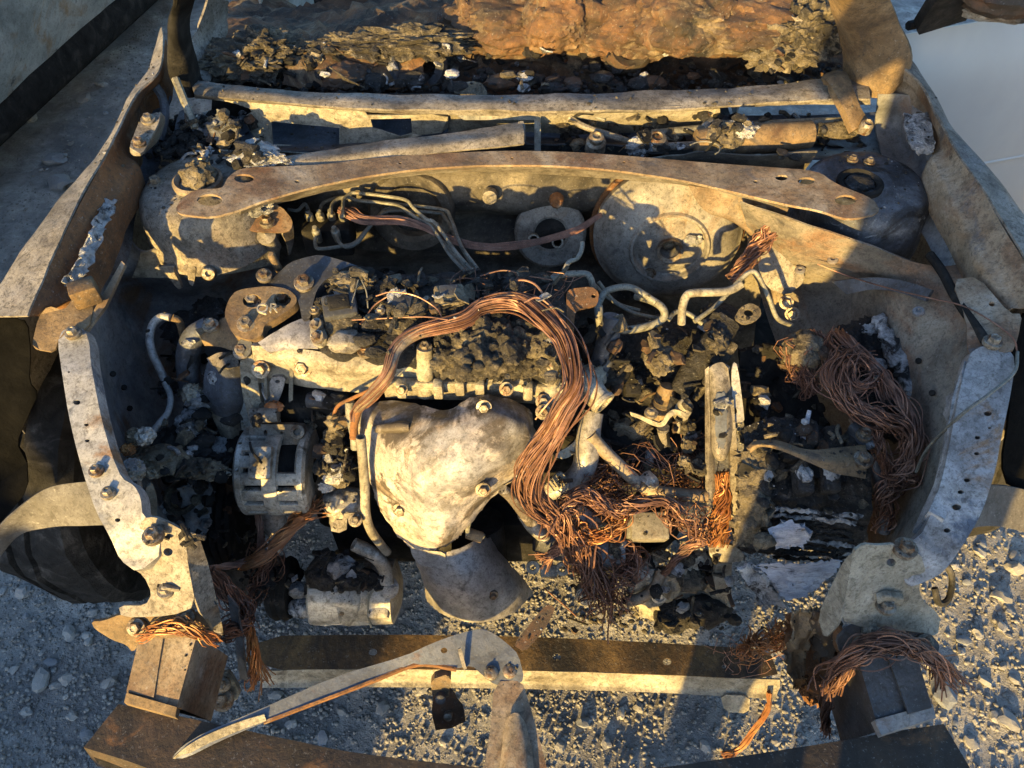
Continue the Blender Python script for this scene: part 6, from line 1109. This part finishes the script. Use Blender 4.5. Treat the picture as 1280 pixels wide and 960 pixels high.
harness('golden wires draped over the left crash box', [(174, 800, .59), (195, 788, .615), (222, 784, .62), (248, 790, .605), (272, 800, .575)], [.006, .008, .009, .009, .010], 34, .0010, 28, mt='copper_o', loose=.5)
harness('pale wires looped among burnt crumbs left of the compressor', [(322, 680, .46), (332, 700, .43), (322, 730, .40), (312, 755, .40), (300, 780, .42)], [.014, .016, .014, .012, .012], 26, .0009, 29, mt='copper', loose=.8)
# front right bundles
harness('reddish wire bundle draped over the right crash box', [(1036, 862, .53), (1048, 838, .57), (1070, 818, .61), (1100, 806, .63), (1130, 804, .63), (1155, 815, .62), (1175, 832, .60), (1186, 852, .56)], [.014, .013, .013, .013, .012, .010, .010, .008], 80, .0010, 30, loose=.55, fray=.012)
harness('red wire tail hanging from the right rail end', [(1042, 845, .55), (1034, 865, .51), (1031, 890, .46), (1031, 915, .42)], [.010, .009, .006, .005], 40, .0010, 31, fray=.005)
harness('golden frayed wires beside the torn rail end', [(985, 785, .40), (968, 800, .36), (945, 806, .34), (925, 812, .31)], [.014, .014, .014, .012], 40, .0011, 32, mt='copper_o', loose=.7, fray=.012)
solo(MB().strands(pts3([(962, 865, .21), (960, 885, .16), (948, 905, .10), (925, 935, .03), (905, 948, .018)]), [.004, .005, .005, .005, .007], 26, .0013, 33, fray=.008), 'copper_cord', M['copper_o'], 'orange twisted cord trailing down onto the gravel', 'cord')
ww = [([(1022, 330, .74), (1060, 345, .74), (1110, 360, .77), (1160, 372, .80), (1210, 385, .82), (1262, 418, .83), (1272, 440, .82)], .0011, 'single thin wire stretched across the right apron'),
      ([(1272, 440, .82), (1268, 465, .82), (1240, 490, .82), (1200, 520, .80), (1160, 560, .72), (1145, 590, .66)], .0022, 'grey wire curving across the right side rail'),
      ([(500, 362, .82), (470, 380, .80), (455, 400, .79), (450, 405, .79)], .0011, 'thin copper wire curling left of the first coil'), ([(470, 370, .82), (490, 365, .83), (520, 370, .83), (545, 385, .82), (552, 396, .82)], .0011, 'thin wire arching over the cracked coil'),
      ([(440, 400, .79), (480, 398, .80), (530, 396, .815), (560, 400, .825)], .0011, 'straight thin wire passing before the cracked coil'), ([(448, 350, .81), (444, 365, .805), (440, 378, .80)], .001, 'pale wire drooping from the clay crusted cap'), ([(452, 350, .81), (458, 365, .80), (460, 385, .79)], .001, 'second pale wire drooping from the crusted cap'),
      ([(640, 358, .83), (650, 350, .84), (668, 355, .84), (682, 372, .835), (700, 398, .825)], .0016, 'copper wire loop above the harness bend'), ([(655, 378, .835), (672, 372, .84), (690, 385, .83), (708, 410, .815)], .0016, 'lower copper wire loop above the harness bend'),
      ([(600, 345, .80), (630, 338, .805), (660, 345, .80), (690, 350, .80)], .0011, 'fine wire lying at the back edge of the engine'), ([(680, 735, .33), (700, 752, .30), (720, 770, .27)], .0016, 'straight stray wire pointing at the latch support')]
for l, r_, lb in ww: solo(MB().tube(pts3(l), r_, 6, 6), 'loose_wire', M['copper'] if 'grey' not in lb and 'pale' not in lb else M['line'], lb, 'wire')
tf = MB(); r3 = random.Random(77)
for i in range(120):
    px, py = r3.choice([(r3.uniform(560, 720), r3.uniform(345, 375)), (r3.uniform(740, 880), r3.uniform(560, 640)), (r3.uniform(690, 800), r3.uniform(660, 730)), (r3.uniform(860, 900), r3.uniform(540, 680)), (r3.uniform(900, 980), r3.uniform(790, 830))])
    z = .79 if py < 400 else (.54 if py < 650 else .44) if py < 740 else .26
    p = U(px, py, z); d = Vector((r3.gauss(0, 1), r3.gauss(0, 1), r3.gauss(0, .4))).normalized() * r3.uniform(.010, .032); e = Vector((r3.gauss(0, 1), r3.gauss(0, 1), r3.gauss(0, .6))) * .016
    tf.tube([p - d, p + e, p + d], .0006, 4, 3, cap=False)
tf.build('stray_wire_bits', M['copper'], None, 'hair thin broken copper wire ends strewn over the engine bay', 'wiring', kind='stuff')

# ================================================================ hood latch support
ls = thing('hood_latch_support', 'bent blue grey hood latch support hanging loose across the front', 'latch support', U(640, 900, .45))
arm = MB().plate([(214, 948, .53), (228, 932, .54), (255, 916, .545), (310, 893, .55), (420, 845, .555), (506, 820, .56), (540, 804, .565), (570, 793, .565), (602, 785, .565), (618, 792, .565), (636, 806, .56), (648, 818, .56), (656, 850, .55), (640, 858, .545), (618, 856, .545), (602, 843, .548), (590, 832, .55), (570, 836, .55), (537, 830, .552), (513, 832, .55), (468, 850, .55), (420, 869, .548), (330, 903, .543), (275, 926, .538), (232, 948, .53)], [(555, 813, 4.2, 3.6)], t=.004).build('upper_arm', M['latch'], ls)
MB().surf([[(216, 948, .532), (232, 934, .541), (258, 919, .546), (300, 902, .549), (330, 893, .5515)], [(222, 950, .526), (240, 940, .535), (266, 927, .539), (305, 911, .543), (333, 901, .546)]], 3, 6, .003).build('painted_lit_tip', M['castyel'], arm)  # pale strip paints sunlight onto the tip of the arm
MB().surf([[(330, 904, .545), (420, 870, .55), (468, 851, .552), (513, 833, .552), (537, 831, .552), (570, 837, .552)], [(330, 906, .53), (420, 872, .536), (468, 854, .538), (513, 836, .538), (537, 834, .538), (570, 840, .538)]], 3, 6, .003).build('arm_flange', M['rust'], arm)
MB().plate([(641, 806, .562), (664, 778, .57), (682, 756, .575), (694, 758, .575), (690, 772, .57), (672, 798, .562), (656, 815, .558)], t=.004).build('bent_strap', M['rust_dark'], ls)
leg = MB().plate([(618, 852, .548), (652, 850, .548), (662, 880, .545), (676, 930, .54), (690, 985, .535), (600, 985, .535), (612, 920, .54)], t=.004).build('centre_leg', M['tan_rust'], ls)
MB().surf([[(632, 900, .548), (640, 892, .554), (648, 892, .554), (656, 902, .548)], [(628, 930, .544), (636, 926, .551), (652, 926, .551), (664, 934, .544)], [(622, 985, .538), (632, 985, .546), (656, 985, .546), (670, 985, .538)]], 6, 5, .004).build('pressed_rib', M['tan_rust'], leg)
for px, py in ((614, 841), (637, 839)): MB().lathe(U(px, py, .551), (0, -.1, 1), [(.0095, -.004), (.0095, .002), (.007, .004), (.003, .005), (0, .004)], 16).build('rivet', M['bolt'], ls)
MB().plate([(577, 810, .572), (582, 832, .556), (584, 836, .553), (579, 838, .552), (572, 812, .572)], t=.003).build('split_edge', M['tan'], ls)
lh = MB().plate([(538, 850, .53), (562, 842, .535), (564, 852, .53), (560, 866, .50), (562, 872, .495), (541, 872, .495)], t=.012).build('latch_hanger', M['brown'], ls)
MB().surf([[(541, 872, .495), (552, 870, .50), (562, 870, .495)], [(540, 890, .46), (558, 886, .47), (578, 880, .465)], [(544, 914, .42), (562, 910, .43), (582, 902, .43)]], 5, 5, .014, disp=dent(.003, 30)).build('latch_body', M['rust_dark'], ls)
MB().lathe(U(551, 872, .505), (0, -.7, .6), [(.007, -.01), (.007, .006), (.004, .008), (0, .008)], 12).build('latch_pin', M['blue'], ls)
MB().lathe(U(560, 895, .465), (0, -.7, .6), [(.006, -.01), (.006, .004), (.003, .006), (0, .006)], 12).build('latch_pin', M['bolt'], ls)
tw = thing('tow_bracket', 'yellow lug with washers between the left crash box and the crossmember', 'bracket', U(278, 860, .3))
MB().plate([(276, 842, .36), (286, 840, .36), (300, 866, .33), (296, 876, .32), (272, 880, .32), (268, 866, .33)], t=.01).build('lug_plate', M['castyel'], tw)
bolt(tw, U(278, 876, .335), .011, (0, -.4, .9)); bolt(tw, U(278, 856, .355), .008, (0, -.4, .9))
solo(MB().surf([[(284, 745, .52), (298, 760, .50)], [(292, 790, .44), (302, 800, .44)], [(300, 850, .34), (310, 850, .34)]], 6, 4, .003, disp=dent(.004, 20)), 'bent_stay', M['blue'], 'narrow grey stay hanging behind the left copper knot', 'stay')
cd = MB(); r4 = random.Random(9)
for i in range(360):
    px, py = r4.choice([(r4.gauss(322, 14), r4.gauss(715, 26)), (r4.uniform(700, 920), r4.gauss(770, 10))])
    z = .40 if px < 370 and py < 770 else .23
    r = .0015 + .006 * r4.random() ** 3; cd.lump(U(px, py, z), (r, r * .8, r * .6), i, .5, 1, 2, r4.uniform(0, 6), 2)
cd.build('burnt_crumbs', M['char'], None, 'burnt crumbs lying on the crossmember and below the left wiring', 'debris', kind='stuff', ang=20)

# ================================================================ photographer (throws the shade over the right of the bay)
ph = thing('person', 'person in dark clothes standing in front of the car, photographing it', 'person', (.05, -.48, 0))
def skin_body(edges, rad, nm, mt, parent, sub=2):
    names = list(rad); me = bpy.data.meshes.new(nm); o0 = WL[parent.name]
    me.from_pydata([Vector(rad[n][0]) - o0 for n in names], [(names.index(a), names.index(b)) for a, b in edges], [])
    o = bpy.data.objects.new(nm, me); scene.collection.objects.link(o); o.parent = parent; WL[o.name] = o0
    md = o.modifiers.new('skin', 'SKIN')
    for i, n in enumerate(names):
        sv = me.skin_vertices[0].data[i]; sv.radius = (rad[n][1], rad[n][1] if len(rad[n]) < 3 else rad[n][2]); sv.use_root = n == 'pelvis'
    s2 = o.modifiers.new('sub', 'SUBSURF'); s2.levels = sub; s2.render_levels = sub; me.materials.append(mt); return o
bx, by = .05, -.48
J = {'pelvis': ((bx, by, .92), .16, .12), 'waist': ((bx, by, 1.08), .15, .11), 'chest': ((bx, by + .01, 1.30), .18, .12), 'neck': ((bx, by + .02, 1.47), .06), 'chin': ((bx, by + .04, 1.54), .07), 'head': ((bx, by + .06, 1.64), .095), 'crown': ((bx, by + .05, 1.71), .07)}
E = [('pelvis', 'waist'), ('waist', 'chest'), ('chest', 'neck'), ('neck', 'chin'), ('chin', 'head'), ('head', 'crown')]
for s_, n in ((-1, 'l'), (1, 'r')):
    J.update({n + 'hip': ((bx + s_ * .10, by, .86), .10), n + 'knee': ((bx + s_ * .12, by + .01, .48), .065), n + 'ank': ((bx + s_ * .13, by - .02, .09), .045), n + 'toe': ((bx + s_ * .14, by + .13, .04), .04), n + 'sh': ((bx + s_ * .19, by + .02, 1.38), .065), n + 'el': ((bx + s_ * .25, by + .14, 1.22), .045), n + 'wr': ((bx + s_ * .08, by + .34, 1.48), .03), n + 'hand': ((bx + s_ * .06, by + .38, 1.53), .03, .02)})
    E += [('pelvis', n + 'hip'), (n + 'hip', n + 'knee'), (n + 'knee', n + 'ank'), (n + 'ank', n + 'toe'), ('chest', n + 'sh'), (n + 'sh', n + 'el'), (n + 'el', n + 'wr'), (n + 'wr', n + 'hand')]
skin_body(E, J, 'body', M['cloth'], ph)

# ================================================================ broken fragments lying in the dark of the bay
bpy.context.view_layer.update()
dg_ = bpy.context.evaluated_depsgraph_get(); r6 = random.Random(33)
FR = {k: MB() for k in ('char_blk', 'char', 'alu_melt', 'rust_dark', 'soot', 'clay')}
zones = [(200, 335, 420, 700, 150), (700, 905, 395, 720, 330), (925, 1105, 430, 640, 120), (395, 715, 338, 400, 150), (385, 470, 485, 600, 90), (640, 960, 690, 790, 110), (230, 330, 140, 205, 60), (690, 1080, 140, 195, 120), (280, 1050, 60, 112, 170), (330, 480, 690, 740, 40)]
for x0, x1, y0, y1, n in zones:
    for i in range(n):
        px, py = r6.uniform(x0, x1), r6.uniform(y0, y1); p = U(px, py, .6)
        ok, loc, nor, ix, ob, mx_ = scene.ray_cast(dg_, Vector((0, 0, CAM_H)), (U(px, py, .2) - Vector((0, 0, CAM_H))).normalized())
        if not ok or loc.z < .12: continue
        if ob.name.split('.')[0] in ('heat_shield', 'lead_plate', 'channel_face', 'strut_brace', 'cowl_beam', 'pipe', 'drum', 'catalyst_shield', 'wire_bundle', 'battery_clamp', 'case', 'cowl_cover_strip', 'motor_can', 'mount_plate', 'lifting_bracket', 'coil_top', 'elbow', 'channel_side', 'side_lug', 'lever_plate', 'end_bell', 'stator_ring', 'mount_bracket', 'fin', 'timing_cover', 'tensioner_cover', 'compressor_shell', 'rear_head', 'cylinder_head', 'harness_sheath', 'bolt', 'tube', 'brake_line', 'metal_pipe', 'boss', 'lettering', 'lip', 'head_corner', 'mount_horn', 'wiper_crank', 'lower_crossmember', 'lit_front_lip'): continue
        k = r6.choices(list(FR), (5, 3.5, 1.2, 1.5, 3, 1.2))[0]; m = FR[k]; a = r6.uniform(0, 6.28); L_ = r6.uniform(.006, .022); up = loc + nor * .003
        t = r6.random()
        if t < .35:
            m.lump(up, (L_ * .7, L_ * .5, L_ * .4), r6.randrange(900), .8, 2, 2.4, a, 4)
        elif t < .6:
            d = Vector((math.cos(a), math.sin(a), r6.uniform(-.5, .5))) * L_
            m.tube([up - d, up + Vector((r6.gauss(0, .003), r6.gauss(0, .003), .003)), up + d], [r6.uniform(.001, .004)] * 3, 6, 3)
        else:
            q = Matrix.Rotation(a, 4, 'Z') @ Matrix.Rotation(r6.uniform(-.9, .9), 4, 'X') @ Matrix.Rotation(r6.uniform(-.6, .6), 4, 'Y')
            w_ = [Vector((r6.uniform(.4, 1) * L_ * math.cos(b), r6.uniform(.3, .8) * L_ * math.sin(b), r6.uniform(-.12, .12) * L_)) for b in (0, 1.1, 2.1, 3.1, 4.2, 5.3)]
            o_ = [up + (q @ v) for v in w_]; h_ = (q @ Vector((0, 0, 1))) * r6.uniform(.0012, .004)
            m.add(o_ + [v - h_ for v in o_], [tuple(range(6)), tuple(range(11, 5, -1))] + [(j, 6 + j, 6 + (j + 1) % 6, (j + 1) % 6) for j in range(6)])
for (k, m), nm, lab in zip(FR.items(), ('black_fragments', 'char_fragments', 'silver_fragments', 'rust_fragments', 'soot_fragments', 'clay_fragments'), ('black burnt', 'brown charred', 'silvery melted', 'dark rusty', 'sooty', 'clay coloured')):
    if m.v: m.build(nm, M[k], None, lab + ' fragments scattered in the recesses of the engine bay', 'debris', kind='stuff', ang=30)
# ================================================================ loose crumbs resting on whatever lies below them
bpy.context.view_layer.update(); dg_ = bpy.context.evaluated_depsgraph_get(); r5 = random.Random(21); hits = []
for i in range(9000):
    px, py = r5.uniform(170, 1120), r5.uniform(95, 800)
    if 1150 < px + py * .0: continue
    p = U(px, py, .72); ok, loc, nor, ix, ob, mx_ = scene.ray_cast(dg_, Vector((p.x, p.y, 1.5)), Vector((0, 0, -1)))
    if ok and nor.z > .78 and loc.z > .16 and ob.name.split('.')[0] not in ('right_door', 'person', 'body', 'heat_shield', 'catalyst_shield', 'left_lamp_bracket', 'left_side_rail', 'right_side_rail', 'strut_brace', 'upper_arm', 'mount_plate', 'lettering', 'head_corner', 'timing_cover', 'lower_crossmember', 'lit_front_lip'): hits.append((loc, nor))
for nm, mt, lab, a, b, rm, ex in (('char_crumbs', 'char', 'brown and black char crumbs strewn over the engine bay parts', 0, .6, .0030, 2.5), ('soot_crumbs', 'char_blk', 'black soot flakes strewn over the engine bay parts', .6, .88, .0036, 2.5), ('ash_specks', 'ashwhite', 'pale ash specks strewn over the engine bay parts', .88, 1, .002, 2.5)):
    c_ = MB()
    for loc, nor in hits[int(a * len(hits)):int(b * len(hits))]:
        if noise.noise(loc * 9) < -.12: continue
        r = .0008 + rm * r5.random() ** ex; n0 = len(c_.v)
        c_.lump(loc + nor * r * .2, (r, r * r5.uniform(.5, 1), r * r5.uniform(.35, .8)), r5.randrange(99), .6, 1, 2, r5.uniform(0, 6), 2)
    c_.build(nm, M[mt], None, lab, 'debris', kind='stuff', ang=20)
